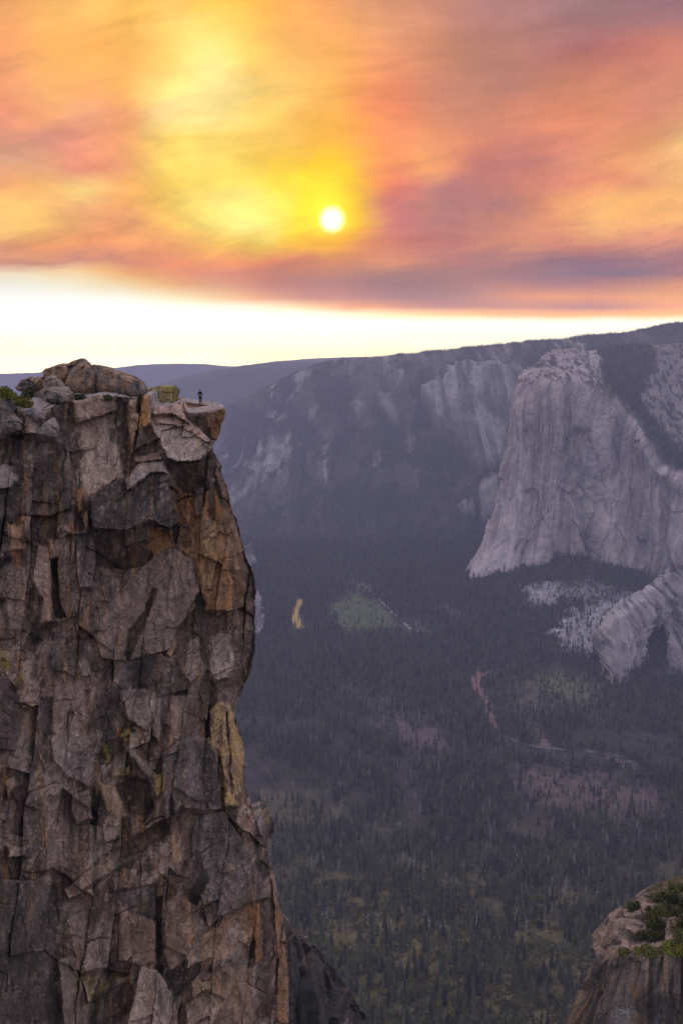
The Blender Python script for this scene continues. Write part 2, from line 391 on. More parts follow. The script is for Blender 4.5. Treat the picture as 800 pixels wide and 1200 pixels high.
GAP = 2.1
VEIL_LOW = (0.23, 0.235, 0.31); VEIL_TOP = (0.84, 0.80, 0.98)
SKYROWS = [
 (432, [(255, 240, 200),(255, 240, 200),(255, 240, 200),(255, 240, 200),(255, 240, 200),(255, 238, 180),(255, 238, 180),(255, 232, 140),(255, 232, 140),(255, 232, 140),(255, 234, 160),(255, 234, 160),(255, 240, 200),(255, 240, 200),(255, 240, 200),(255, 240, 200),(255, 240, 200)]),
 (418, [(254, 246, 212),(254, 246, 212),(254, 246, 212),(254, 246, 212),(254, 245, 205),(254, 245, 205),(254, 242, 180),(254, 242, 180),(254, 242, 180),(254, 242, 180),(254, 243, 190),(254, 243, 190),(255, 244, 215),(255, 244, 215),(255, 244, 215),(255, 244, 215),(255, 244, 215)]),
 (400, [(255, 250, 232),(255, 250, 232),(255, 250, 232),(255, 250, 232),(255, 250, 232),(255, 251, 232),(255, 251, 232),(255, 251, 232),(255, 251, 232),(255, 250, 225),(255, 250, 225),(255, 250, 225),(255, 250, 225),(255, 248, 225),(255, 248, 225),(255, 248, 225),(255, 248, 225)]),
 (378, [(255, 254, 246),(255, 254, 246),(255, 254, 246),(255, 254, 246),(255, 254, 246),(255, 254, 246),(255, 254, 246),(255, 254, 246),(255, 254, 246),(255, 254, 246),(255, 252, 240),(255, 252, 240),(255, 252, 240),(255, 252, 240),(255, 252, 240),(255, 252, 240),(255, 252, 240)]),
 (369, [(255, 254, 246),(255, 254, 246),(255, 254, 246),(255, 254, 246),(255, 254, 246),(255, 254, 246),(255, 252, 240),(255, 250, 235),(255, 240, 215),(255, 225, 180),(250, 205, 150),(246, 190, 130),(242, 178, 118),(242, 175, 112),(243, 176, 110),(244, 178, 110),(246, 182, 112)]),
 (360, [(255, 254, 246),(255, 254, 246),(255, 254, 246),(255, 254, 246),(255, 252, 238),(255, 248, 228),(255, 238, 208),(250, 212, 160),(238, 172, 125),(220, 150, 112),(190, 130, 118),(185, 128, 118),(195, 135, 118),(190, 130, 120),(185, 128, 122),(215, 145, 115),(236, 160, 110)]),
 (349, [(255, 254, 246),(255, 254, 246),(255, 254, 240),(255, 250, 230),(254, 236, 190),(250, 212, 155),(240, 178, 125),(208, 145, 120),(200, 134, 118),(178, 125, 118),(170, 125, 118),(190, 135, 118),(222, 148, 112),(236, 158, 106),(232, 154, 108),(240, 165, 105),(245, 170, 105)]),
 (333, [(255, 252, 240),(255, 250, 232),(255, 240, 205),(252, 215, 155),(245, 184, 118),(230, 160, 120),(212, 140, 115),(192, 128, 120),(185, 125, 122),(165, 120, 122),(166, 122, 122),(180, 128, 122),(188, 130, 120),(176, 124, 126),(182, 126, 124),(200, 138, 120),(230, 152, 112)]),
 (321, [(255, 244, 222),(253, 228, 190),(250, 206, 150),(246, 186, 112),(238, 155, 105),(222, 142, 112),(214, 132, 106),(200, 130, 116),(194, 128, 118),(180, 125, 122),(175, 125, 122),(175, 125, 125),(165, 120, 128),(150, 115, 130),(136, 108, 130),(145, 112, 130),(165, 115, 125)]),
 (306, [(214, 148, 122),(206, 142, 116),(205, 138, 115),(220, 140, 106),(236, 145, 100),(240, 152, 92),(238, 143, 92),(228, 134, 100),(222, 133, 106),(228, 148, 114),(205, 132, 118),(186, 125, 122),(176, 122, 124),(162, 118, 130),(152, 112, 130),(162, 118, 128),(172, 118, 125)]),
 (285, [(240, 165, 105),(240, 160, 95),(240, 155, 95),(240, 160, 95),(243, 165, 95),(253, 200, 85),(254, 210, 75),(252, 192, 48),(244, 150, 75),(222, 130, 110),(205, 125, 118),(205, 130, 118),(224, 148, 118),(225, 145, 118),(215, 140, 120),(225, 150, 125),(235, 155, 120)]),
 (262, [(253, 205, 120),(252, 200, 105),(245, 175, 105),(240, 165, 105),(252, 200, 95),(255, 235, 120),(255, 240, 135),(255, 234, 50),(252, 205, 0),(212, 130, 112),(188, 122, 120),(190, 125, 120),(216, 142, 116),(244, 164, 115),(252, 190, 115),(250, 180, 110),(248, 185, 112)]),
 (238, [(254, 205, 115),(250, 195, 110),(240, 175, 115),(245, 175, 95),(254, 215, 95),(255, 230, 120),(255, 238, 122),(255, 236, 60),(255, 215, 0),(218, 132, 112),(188, 125, 120),(185, 122, 120),(188, 126, 122),(238, 158, 112),(252, 185, 112),(252, 185, 110),(250, 185, 115)]),
 (215, [(240, 165, 110),(250, 190, 110),(254, 215, 130),(250, 182, 100),(254, 210, 90),(255, 230, 100),(255, 226, 90),(255, 234, 30),(255, 222, 0),(240, 142, 94),(196, 125, 122),(185, 120, 122),(208, 130, 118),(225, 140, 118),(240, 150, 115),(242, 166, 120),(250, 195, 120)]),
 (190, [(222, 165, 135),(232, 165, 128),(236, 148, 118),(248, 175, 115),(254, 215, 100),(255, 225, 110),(254, 212, 80),(254, 207, 52),(254, 204, 36),(246, 156, 92),(242, 162, 102),(212, 132, 112),(190, 120, 118),(224, 144, 120),(245, 165, 115),(246, 176, 120),(242, 184, 122)]),
 (165, [(215, 150, 125),(218, 145, 128),(238, 155, 122),(248, 175, 112),(254, 215, 108),(254, 220, 108),(254, 212, 100),(252, 196, 84),(252, 186, 62),(248, 156, 98),(240, 155, 110),(224, 140, 112),(214, 134, 115),(224, 140, 115),(238, 154, 115),(238, 165, 115),(248, 202, 134)]),
 (132, [(238, 152, 120),(246, 170, 120),(246, 172, 132),(247, 174, 118),(255, 230, 158),(255, 232, 150),(254, 216, 118),(252, 199, 98),(250, 174, 82),(245, 146, 100),(222, 140, 108),(208, 138, 115),(220, 140, 112),(228, 142, 110),(222, 140, 110),(215, 138, 115),(222, 154, 115)]),
 (100, [(240, 160, 115),(248, 178, 112),(250, 178, 110),(252, 192, 105),(255, 228, 140),(255, 232, 155),(254, 215, 125),(253, 202, 110),(252, 184, 94),(244, 152, 105),(218, 142, 115),(198, 135, 118),(195, 132, 120),(205, 135, 112),(218, 140, 110),(212, 138, 115),(205, 135, 112)]),
 (60, [(243, 160, 108),(250, 180, 100),(250, 178, 92),(251, 188, 95),(254, 215, 118),(254, 228, 145),(254, 207, 108),(247, 182, 100),(248, 174, 98),(240, 160, 114),(215, 145, 115),(195, 135, 120),(190, 130, 120),(185, 120, 118),(180, 112, 112),(195, 120, 110),(210, 130, 110)]),
 (10, [(240, 168, 105),(248, 182, 105),(253, 200, 110),(254, 198, 95),(254, 208, 110),(254, 200, 85),(252, 192, 85),(245, 170, 95),(235, 163, 112),(222, 155, 120),(210, 145, 120),(182, 128, 125),(175, 125, 125),(165, 122, 128),(155, 118, 126),(152, 112, 122),(150, 110, 125)]),
 (-50, [(236, 160, 108),(242, 170, 108),(246, 184, 110),(246, 184, 102),(246, 190, 108),(244, 184, 96),(240, 176, 94),(232, 160, 102),(222, 152, 112),(208, 144, 120),(194, 134, 122),(172, 124, 126),(164, 120, 126),(156, 118, 128),(146, 112, 126),(144, 108, 122),(140, 106, 124)]),
]
build_sky()

# ================================================================== VALLEY FLOOR
# foot of the granite monolith in plan (for the talus apron)
FOOT = [P(x, y, d) for x, y, d in ((546, 676, 4290), (600, 672, 4160), (650, 655, 4180), (700, 656, 4150), (740, 672, 4050), (770, 690, 3950), (820, 690, 3900), (900, 690, 3900))]
def seg_dist(x, y, pts):
    d = np.full(x.shape, 1e9); hz = np.zeros(x.shape)
    for a, b in zip(pts[:-1], pts[1:]):
        e = (b - a)[:2]; t = np.clip(((x - a[0]) * e[0] + (y - a[1]) * e[1]) / (e @ e), 0, 1)
        q = np.hypot(x - a[0] - e[0] * t, y - a[1] - e[1] * t)
        z = a[2] + (b[2] - a[2]) * t
        hz = np.where(q < d, z, hz); d = np.minimum(d, q)
    return d, hz
def floor_z(x, y):
    x = np.asarray(x, float); y = np.asarray(y, float)
    z = 5 * fbm(x / 260, y / 260, 5, 3) + 1.5 * fbm(x / 50, y / 50, 6, 3)
    d, hz = seg_dist(x, y, FOOT)
    tal = hz * np.exp(-(d / 420) ** 1.2) * (1 + 0.25 * fbm(x / 160, y / 160, 8, 3))
    # south side: wooded slope rising towards the viewer, steeper under the cliffs
    s1 = np.clip(1900 - y, 0, None); s2 = np.clip(1000 - y, 0, None)
    south = 0.14 * s1 + 0.00012 * s1 ** 2 + 0.8 * s2
    south = south * (1 + 0.16 * fbm(x / 220, y / 220, 9, 3))
    # left side below the cliff
    l = np.clip(-60 - 0.09 * y - x, 0, None)
    left = 140 * sst(0, 500, l)
    # north side rises to the foot of the hills
    n = np.clip(y - 5150, 0, None) * 0.1
    # river bed
    return z + tal + south + left + n

RIVER = [
 [(345, 735), (351, 738), (360, 735), (362, 731), (355, 730), (351, 724), (350, 715), (353, 708), (357, 702), (355, 696), (350, 697), (347, 704), (343, 712), (341, 723)],
 [(555, 788), (565, 784), (579, 780), (594, 781), (577, 786), (566, 792), (561, 800), (564, 811), (572, 820), (573, 830), (580, 842), (582, 852), (577, 858), (573, 846), (569, 834), (568, 824), (561, 815), (554, 808), (551, 797)],
 [(592, 863), (601, 869), (625, 876), (655, 879), (690, 882), (724, 888), (744, 898), (744, 900.5), (720, 892), (690, 886.5), (650, 883.5), (620, 880.5), (600, 874), (590, 866)],
]
ROAD = [(421, 686), (435, 699), (452, 714), (468, 729), (481, 741)]
MEADOW = [(386, 714), (402, 702), (420, 692), (440, 702), (460, 722), (470, 738), (440, 741), (402, 738), (388, 730)]
def build_floor():
    xs = np.linspace(-2300, 3300, 700); ys = np.concatenate([np.linspace(900, 2600, 330), np.linspace(2606, 5560, 560)])
    X, Y = np.meshgrid(xs, ys); Z = floor_z(X, Y)
    px, py = proj(np.stack([X, Y, Z], -1))
    riv = np.full(X.shape, 1e9)
    for r in RIVER: riv = np.minimum(riv, sdf(r, px, py))
    k = sst(9, 1.5, riv)
    Z = lerp(Z, -1.2, k)
    pts = np.stack([X, Y, Z], -1)
    n1 = fbm(X / 90, Y / 90, 21, 4); n2 = fbm(X / 30, Y / 30, 23, 4); n3 = fbm(X / 12, Y / 12, 24, 3)
    def C(*c): return np.array(c, float)
    col = C(0.042, 0.036, 0.028) + np.zeros(X.shape + (1,))
    col = lerp(col, C(0.085, 0.072, 0.03), sst(2100, 1450, Y + 220 * n1)[..., None])
    dens = np.ones(X.shape)
    def region(poly, c, feather, d, nz=4):
        feather = feather * 1.6; nz = nz * 1.3
        nonlocal col, dens
        s = sdf(poly, px + nz * n1 + nz * n2, py + nz * 0.7 * n2)
        m = sst(feather, -feather, s); col = lerp(col, C(*c), m[..., None]); dens = lerp(dens, d, m)
        return m
    region([(600, 908), (640, 898), (700, 906), (752, 925), (775, 955), (745, 968), (690, 955), (630, 938)], (0.12, 0.085, 0.075), 12, 0.4, 14)
    region([(470, 835), (505, 850), (530, 878), (500, 886), (470, 868), (440, 850)], (0.12, 0.085, 0.08), 10, 0.45, 10)
    region([(380, 795), (420, 800), (470, 822), (450, 830), (400, 812)], (0.10, 0.08, 0.07), 8, 0.6, 8)
    region([(622, 792), (650, 782), (692, 798), (700, 822), (668, 834), (640, 818)], (0.105, 0.11, 0.05), 8, 0.3, 8)
    region([(590, 800), (630, 795), (650, 830), (620, 850), (595, 835)], (0.10, 0.085, 0.06), 8, 0.5, 8)
    region([(625, 850), (640, 856), (645, 878), (630, 878)], (0.16, 0.12, 0.10), 3, 0.3, 4)
    region([(300, 930), (360, 930), (400, 960), (360, 975), (310, 960)], (0.10, 0.085, 0.045), 12, 0.5, 12)
    region([(380, 1030), (470, 1040), (540, 1070), (560, 1150), (440, 1140), (360, 1080)], (0.105, 0.085, 0.03), 25, 0.5, 22)
    region(MEADOW, (0.085, 0.103, 0.045), 3.5, 0.10, 8)
    region([(395, 682), (425, 676), (438, 688), (412, 694)], (0.11, 0.105, 0.07), 4, 0.5, 5)
    region([(470, 735), (482, 722), (500, 728), (508, 742), (490, 746)], (0.12, 0.105, 0.09), 3.5, 0.35, 6)
    region([(505, 706), (540, 716), (545, 724), (520, 716)], (0.16, 0.15, 0.14), 3, 0.4, 3)
    # pale scree fans under the wall
    region([(648, 742), (662, 722), (690, 712), (716, 698), (735, 690), (742, 704), (715, 722), (706, 745), (700, 762), (682, 768), (655, 756)], (0.29, 0.26, 0.262), 4, 0.22, 10)
    region([(612, 690), (634, 684), (660, 680), (668, 692), (650, 706), (622, 712)], (0.26, 0.23, 0.23), 3, 0.12, 7)
    region([(655, 690), (690, 680), (720, 690), (700, 706), (668, 704)], (0.2, 0.18, 0.18), 4, 0.45, 9)
    col = lerp(col, C(0.12, 0.105, 0.098), sst(3.5, 0.5, np.abs(riv - 2))[..., None] * sst(-0.1, 0.35, n2)[..., None])
    col = col * (1 + 0.35 * n3 + 0.25 * n2)[..., None]
    # a thinning line of trees along river banks and the road
    dens = dens * (0.06 + 0.94 * sst(-0.6, 2.8, riv - 2 * n2 - 2 * n3))
    r3 = sdf(RIVER[2], px, py); dens = dens * sst(1.5, 5.0, r3)
    rp = np.array(ROAD, float); rd = np.full(X.shape, 1e9)
    for a, b in zip(rp[:-1], rp[1:]):
        e = b - a; t = np.clip(((px - a[0]) * e[0] + (py - a[1]) * e[1]) / (e @ e), 0, 1)
        rd = np.minimum(rd, np.hypot(px - a[0] - e[0] * t, py - a[1] - 3 - e[1] * t))
    dens = dens * sst(1.5, 4.5, rd)
    me = grid_mesh('valley_floor', pts, np.clip(col, 0.004, 1), M_FLOOR, True)
    tag(link('valley_floor', me), 'wooded valley floor far below the cliff', 'valley floor', kind='structure')
    vis = ((px > -90) & (px < 890) & (py < 1330))
    dens = dens * vis * (0.62 + 0.38 * sst(-0.5, 0.2, n1 + 0.6 * n2)) * sst(5560, 5400, Y)
    # trees stand closer together nearer the viewer, larger further off
    near = Y < 2700
    scatter_patch(pts, dens * near * sst(-0.55, 0.1, n1 + 0.5 * n2) * lerp(1.0, 0.75, sst(1800, 1400, Y)), 1 / 82, 0.4, 1.25)
    scatter_patch(pts, dens * (~near), 1 / 100, 0.45, 1.25)
    return pts, px, py
FLOOR = build_floor()

def outer_ground():
    # one sheet below the valley and out past the far ridges
    n = 60
    xs = np.linspace(-13000, 13000, n); ys = np.linspace(-1500, 21000, n)
    X, Y = np.meshgrid(xs, ys); Z = -60 + 8 * fbm(X / 900, Y / 900, 3, 3)
    col = np.zeros(X.shape + (3,)) + np.array((0.04, 0.04, 0.032))
    tag(link('ground', grid_mesh('ground', np.stack([X, Y, Z], -1), col, M_HILL, True)), 'dark forested ground stretching past the far ridges', 'ground', kind='structure')
outer_ground()

def water_mat():
    m, nt, b = base_mat('river water', 0.03, 0.5)
    b.inputs['Base Color'].default_value = (0.015, 0.017, 0.015, 1); b.inputs['IOR'].default_value = 3.2
    n = nn(nt, 'ShaderNodeTexNoise'); n.inputs['Scale'].default_value = 0.12; n.inputs['Detail'].default_value = 3
    tc = nn(nt, 'ShaderNodeTexCoord'); nt.links.new(tc.outputs['Object'], n.inputs['Vector'])
    bp = nn(nt, 'ShaderNodeBump'); bp.inputs['Strength'].default_value = 0.02; bp.inputs['Distance'].default_value = 0.5
    nt.links.new(n.outputs['Fac'], bp.inputs['Height']); nt.links.new(bp.outputs['Normal'], b.inputs['Normal'])
    return m
def river():
    bm = bmesh.new()
    for r in RIVER:
        vs = [bm.verts.new(tuple(PZ(x, y, -0.4))) for x, y in r]
        bm.faces.new(vs)
    bmesh.ops.triangulate(bm, faces=bm.faces[:]); bmesh.ops.recalc_face_normals(bm, faces=bm.faces[:])
    me = bpy.data.meshes.new('river'); bm.to_mesh(me); bm.free(); me.materials.append(water_mat())
    tag(link('river', me), 'winding river on the valley floor mirroring the orange sky', 'river', kind='structure')
river()
def road():
    c = np.array([PZ(x, y, 0.0) for x, y in ROAD]); V = []; Fc = []
    t = np.linspace(0, len(c) - 1, 60)
    q = np.stack([np.interp(t, range(len(c)), c[:, k]) for k in range(3)], -1)
    d = np.gradient(q, axis=0); s = np.stack([-d[:, 1], d[:, 0], 0 * d[:, 0]], -1); s /= np.linalg.norm(s, axis=1, keepdims=True)
    for a, b in ((q - 5 * s), (q + 5 * s)) if False else zip(q - 5 * s, q + 5 * s): V += [a, b]
    V = np.array(V); V[:, 2] = floor_z(V[:, 0], V[:, 1]) + 1.2
    for i in range(len(q) - 1): Fc.append((2 * i, 2 * i + 1, 2 * i + 3, 2 * i + 2))
    me = poly_mesh('road', V, Fc, [plain_mat('pale road', (0.34, 0.31, 0.29), 0.9, 0.05)])
    tag(link('road', me), 'pale straight road running beside the green meadow', 'road', kind='structure')
road()

# ================================================================== DISTANT RIDGES AND MOUNTAIN
def net(rows):
    """rows of (px, py, d) -> world control points"""
    return np.array([[P(*c) for c in r] for r in rows])

def far_ridge(name, label, line, back, drop, seed, col, amp):
    px = [p[0] for p in line]
    rows = [[(x, y + 14, d * 1.12) for x, y, d in line], [(x, y, d) for x, y, d in line],
            [(x, y + drop * 0.5, d * 0.93) for x, y, d in line], [(x, y + drop, d * 0.86) for x, y, d in line], [(x, y + drop * 1.7, d * 0.8) for x, y, d in line]]
    p = resample(net(rows), 90, 420)
    n = fbm(p[..., 0] / 900, p[..., 1] / 900, seed, 5) * amp * 2 + fbm(p[..., 0] / 60, p[..., 1] / 60, seed + 3, 3) * amp * 0.35
    p[..., 2] += n
    v = 1 + 0.35 * fbm(p[..., 0] / 300, p[..., 2] / 150, seed + 5, 4)
    me = grid_mesh(name, p, np.array(col) * v[..., None], M_HILL, True)
    tag(link(name, me), label, 'ridge', kind='structure')
far_ridge('far_ridge', 'palest hazy ridge on the skyline behind the boulders', [(-120, 436, 17000), (-40, 438, 17000), (30, 437, 17000), (80, 433, 17000), (130, 431, 17000), (165, 427, 17000), (200, 426, 17000), (240, 428, 17000), (275, 429, 17000), (330, 423, 16500), (380, 419, 16000), (425, 418, 16000), (470, 420, 16000), (540, 424, 16000)], 0, 30, 31, (0.06, 0.06, 0.055), 14)
far_ridge('middle_ridge', 'blue hazy ridge sloping down behind the standing person', [(60, 480, 12500), (130, 468, 12300), (180, 452, 12000), (220, 440, 11800), (250, 434, 11600), (275, 430, 11400), (300, 428, 11200), (330, 426, 11000), (370, 424, 11000), (420, 424, 11000), (500, 424, 11000)], 0, 45, 37, (0.055, 0.058, 0.045), 14)

CX = [150, 230, 265, 310, 370, 430, 500, 560, 610, 680, 740, 800, 900]
def mountain():
    T  = [540, 500, 481, 456, 429, 419.5, 413, 407, 402, 396, 389, 378, 366]
    dT = [9000, 8800, 8700, 8500, 8200, 8000, 7800, 7600, 7400, 7200, 7000, 6800, 6600]
    R1 = [555, 525, 505, 488, 470, 458, 448, 440, 434, 430, 425, 418, 410]
    d1 = [8400, 8300, 8200, 7900, 7550, 7250, 7050, 6850, 6650, 6400, 6200, 6000, 5800]
    R2 = [590, 568, 558, 548, 535, 525, 515, 508, 503, 500, 500, 500, 500]
    d2 = [7600, 7500, 7400, 7150, 6850, 6600, 6500, 6400, 6250, 6000, 5800, 5600, 5500]
    R3 = [620, 612, 607, 600, 592, 586, 580, 576, 575, 575, 575, 575, 575]
    d3 = [6800, 6700, 6600, 6450, 6250, 6050, 5950, 5850, 5700, 5500, 5400, 5300, 5200]
    rows = [[P(x, y + 25, d * 1.15) for x, y, d in zip(CX, T, dT)],
            [P(x, y, d) for x, y, d in zip(CX, T, dT)], [P(x, y, d) for x, y, d in zip(CX, R1, d1)],
            [P(x, y, d) for x, y, d in zip(CX, R2, d2)], [P(x, y, d) for x, y, d in zip(CX, R3, d3)],
            [PZ(x, 645, -40) for x in CX], [PZ(x, 665, -90) for x in CX]]
    p = resample(np.array(rows), 560, 900)
    nrm = normals(p); nrm *= np.where(nrm[..., 1:2] > 0, -1, 1)
    px, py = proj(p)
    a = p[..., 0]; b = p[..., 2]; c = p[..., 1]
    w = 120 * fbm(a / 600, b / 500, 41, 3)
    gull = ridged((a + w) / 420, (b * 0.35 + c * 0.15) / 420, 43, 4)
    D = 190 * (gull - 0.6) + 45 * fbm(a / 110, b / 150, 44, 5)
    nz = fbm(a / 160, b / 160, 46, 4)
    def reg(poly, f, k=10):
        return sst(f, -f, sdf(poly, px + k * nz, py + k * nz))
    cl = reg([(498, 466), (520, 456), (538, 444), (556, 438), (600, 432), (606, 470), (600, 545), (578, 548), (556, 540), (535, 520), (512, 500)], 7)
    cl2 = reg([(546, 604), (560, 578), (590, 552), (602, 560), (588, 612), (556, 612)], 6, 14)
    cl3 = reg([(445, 462), (470, 452), (490, 470), (480, 492), (462, 490), (450, 480)], 6)
    slab = reg([(262, 600), (285, 560), (320, 530), (345, 545), (330, 575), (300, 590), (280, 612)], 14, 14)
    D = D + 130 * cl * sst(560, 470, py) + 40 * cl3 + 12 * cl2
    vert = fbm(a / 45, b / 420, 48, 4)
    D = D + (26 * cl + 14 * cl2 + 12 * cl3) * vert
    fade = (0.12 + 0.88 * sst(0.17, 0.3, np.linspace(0, 1, p.shape[0])))[:, None]
    p = p + nrm * (D * fade)[..., None]
    # colour: soil / forest floor, bare granite where steep or scoured
    rk = np.clip(np.maximum.reduce([cl * (0.3 + 0.4 * sst(-0.3, 0.3, vert + nz)), cl2 * 0.65 * sst(-0.25, 0.25, vert + 0.6 * nz), cl3 * 0.6 * sst(-0.3, 0.3, nz)]), 0, 1)
    diag = fbm((a + 1.1 * b) / 420, (a - 1.1 * b) / 55, 51, 4)
    rk = np.maximum(rk, slab * sst(-0.1, 0.4, diag + 0.5 * nz) * 0.7)
    rk = np.maximum(rk, sst(0.12, 0.5, 0.7 * fbm((a + 0.7 * b) / 300, (a - 0.7 * b) / 130, 53, 6, 0.62) + 0.45 * diag * sst(560, 300, px) + 0.3 * vert) * 0.7 * sst(620, 540, py + 40 * nz))
    col = lerp(lerp(np.array((0.085, 0.075, 0.06)), np.array((0.045, 0.045, 0.034)), sst(-0.3, 0.2, nz + 0.6 * diag)[..., None]), np.array((0.34, 0.30, 0.28)), rk[..., None]) * (1 + 0.35 * vert + 0.2 * nz)[..., None]
    tag(link('mountain', grid_mesh('mountain', p, np.clip(col, 0.01, 1), M_HILL, True)), 'forested mountainside with bare granite cliffs across the valley', 'mountain', kind='structure')
    vis = (px > -60) & (px < 860)
    mask = (1 - 0.95 * np.clip(rk * 1.3, 0, 1)) * vis * lerp(0.12 + 0.88 * sst(-0.3, 0.15, nz + 0.6 * diag), 1.0, sst(575, 610, py + 20 * nz)) * sst(560, 520, np.where(px < 300, py * 0, 0) + 500)
    scatter_patch(p, mask, 1 / 150, 0.45, 0.95)
mountain()

# ================================================================== THE GRANITE MONOLITH
def monolith():
    # columns follow the wall from its far left flank round the nose and on to the right
    rim = [(640, 452, 5000), (612, 444, 4720), (603, 452, 4600), (618, 451, 4460), (650, 450, 4310), (682, 455, 4300), (712, 470, 4380), (740, 494, 4400), (757, 520, 4280), (772, 542, 4230), (800, 553, 4200), (850, 556, 4180), (920, 560, 4180)]
    top = [(660, 425, 5300), (640, 418, 5000), (640, 413, 5000), (650, 411, 5050), (668, 409, 5100), (690, 411, 5150), (712, 411, 5250), (740, 409, 5350), (770, 407, 5400), (790, 405, 5450), (815, 403, 5500), (860, 402, 5500), (930, 400, 5500)]
    mid = [(650, 540, 5000), (604, 535, 4640), (593, 535, 4520), (612, 535, 4390), (648, 535, 4250), (682, 535, 4230), (712, 540, 4310), (738, 550, 4330), (760, 565, 4210), (778, 580, 4170), (804, 588, 4130), (850, 590, 4100), (920, 590, 4100)]
    low = [(640, 625, 4900), (583, 622, 4520), (573, 622, 4400), (600, 622, 4270), (645, 618, 4190), (682, 618, 4180), (712, 622, 4230), (740, 632, 4230), (764, 642, 4110), (782, 646, 4070), (806, 645, 4030), (850, 640, 4000), (920, 640, 4000)]
    bas = [(640, 676, 4900), (558, 677, 4440), (546, 677, 4300), (588, 677, 4170), (640, 660, 4160), (682, 664, 4180), (712, 662, 4160), (742, 676, 4110), (766, 692, 4040), (786, 690, 4000), (808, 684, 3950), (850, 680, 3940), (920, 680, 3940)]
    ft = [(x, y + 30, d - 10) for x, y, d in bas]
    mt = [((a[0] + b[0]) / 2 + 2, (a[1] * 0.45 + b[1] * 0.55) - 2, (a[2] + b[2]) / 2 - 60) for a, b in zip(top, rim)]
    bk = [(x, y + 6, d + 900) for x, y, d in top]
    rows = [bk, top, mt, rim, mid, low, bas, ft]
    p = resample(net(rows), 760, 900)
    nrm = normals(p); nrm *= np.where(nrm[..., 1:2] > 0.05, -1, 1)
    v = np.linspace(0, 7, p.shape[0])[:, None] + np.zeros(p.shape[1])
    wall = sst(2.75, 3.15, v)
    px, py = proj(p)
    a = 1.0 * p[..., 0] - 0.7 * p[..., 1]; b = p[..., 2]
    w = 30 * fbm(a / 150, b / 260, 61, 3)
    flute = 0.5 * fbm((a + w) / 34, b / 380, 62, 4) + 0.5 * fbm((a + w) / 22, b / 90, 72, 5, 0.6); flute2 = fbm((a + w) / 9, b / 60, 63, 4, 0.6)
    broad = fbm((a + w) / 210, b / 480, 64, 3)
    f1, f2, r1, r2, r3, ox, oy = voro((a + w) / 95, (b + 0.5 * a) / 230, 65)
    D = wall * (42 * broad + 6 * flute + 2.5 * flute2 + 26 * (r1 - 0.5) + 36 * (r2 - 0.5) * ox + 40 * (r3 - 0.5) * oy + 10 * fbm(a / 45, b / 60, 66, 5, 0.6))
    # ledgy slabs on the summit dome
    D = D + (1 - wall) * (14 * fbm(p[..., 0] / 90, p[..., 1] / 260, 67, 4) + 6 * fbm(p[..., 0] / 20, p[..., 1] / 60, 68, 3))
    nz = fbm(a / 70, b / 70, 69, 4)
    def reg(poly, f, k=4):
        return sst(f, -f, sdf(poly, px + k * nz + 2 * flute, py + k * nz))
    rec = reg([(668, 500), (690, 505), (695, 545), (690, 600), (700, 640), (690, 660), (672, 600), (668, 550)], 5, 6)       # recessed dark bay in the wall
    D = D - 26 * rec * wall
    chim = reg([(775, 560), (782, 560), (784, 600), (778, 650), (768, 690), (762, 690), (772, 640)], 2.5, 3)
    D = D - 18 * chim
    lines = np.zeros(px.shape)
    for ln in ([(708, 452), (690, 500), (668, 545), (655, 562)], [(690, 505), (700, 560), (715, 610), (736, 645)], [(745, 500), (748, 560), (752, 645)], [(636, 462), (630, 540), (622, 645)],
               [(600, 640), (640, 604), (662, 560)], [(722, 480), (724, 540), (718, 590)], [(612, 470), (606, 540), (590, 610)], [(668, 462), (664, 520)], [(762, 560), (758, 620), (764, 670)], [(660, 600), (690, 640), (700, 655)]):
        q = np.array(ln, float); dd = np.full(px.shape, 1e9)
        for e0, e1 in zip(q[:-1], q[1:]):
            e = e1 - e0; X_ = px + 3.5 * nz; Y_ = py + 3.5 * flute
            t = np.clip(((X_ - e0[0]) * e[0] + (Y_ - e0[1]) * e[1]) / (e @ e), 0, 1)
            dd = np.minimum(dd, np.hypot(X_ - e0[0] - e[0] * t, Y_ - e0[1] - e[1] * t))
        lines = np.maximum(lines, sst(1.3, 0.2, dd) * sst(-0.25, 0.25, fbm(a / 30, b / 60, 78, 4) + 0.1))
    D = D - 9 * lines * wall
    p = p + nrm * D[..., None]
    # colour
    def C(*c): return np.array(c, float)
    col = C(0.32, 0.275, 0.265) + np.zeros(px.shape + (1,))
    warm = sst(-0.1, 0.5, broad + 0.4 * flute)
    col = lerp(col, C(0.40, 0.33, 0.29), (0.55 * warm)[..., None])
    st = sst(0.05, 0.5, fbm((a + w) / 20, b / 700, 71, 4) + 0.25 * nz)
    col = lerp(col, C(0.15, 0.13, 0.14), (0.75 * st)[..., None])
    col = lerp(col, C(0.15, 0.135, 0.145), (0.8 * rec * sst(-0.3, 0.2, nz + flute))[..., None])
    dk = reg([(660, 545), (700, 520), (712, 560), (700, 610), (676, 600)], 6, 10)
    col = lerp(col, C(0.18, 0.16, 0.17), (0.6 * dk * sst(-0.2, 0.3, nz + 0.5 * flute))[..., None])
    col = lerp(col, C(0.47, 0.41, 0.38), (reg([(548, 672), (575, 625), (598, 560), (608, 460), (622, 470), (618, 580), (604, 672)], 12, 8) * 0.85 * sst(-0.4, 0.3, flute))[..., None])  # left face lightened in the colour to stand for light from the bright west
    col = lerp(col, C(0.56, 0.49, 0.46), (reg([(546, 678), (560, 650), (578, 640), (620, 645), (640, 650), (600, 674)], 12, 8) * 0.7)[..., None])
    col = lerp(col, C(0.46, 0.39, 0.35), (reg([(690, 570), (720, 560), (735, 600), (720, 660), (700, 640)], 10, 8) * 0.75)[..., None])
    col = lerp(col, C(0.45, 0.39, 0.36), (reg([(745, 545), (800, 560), (800, 640), (780, 660), (755, 620)], 10, 8) * 0.4)[..., None])
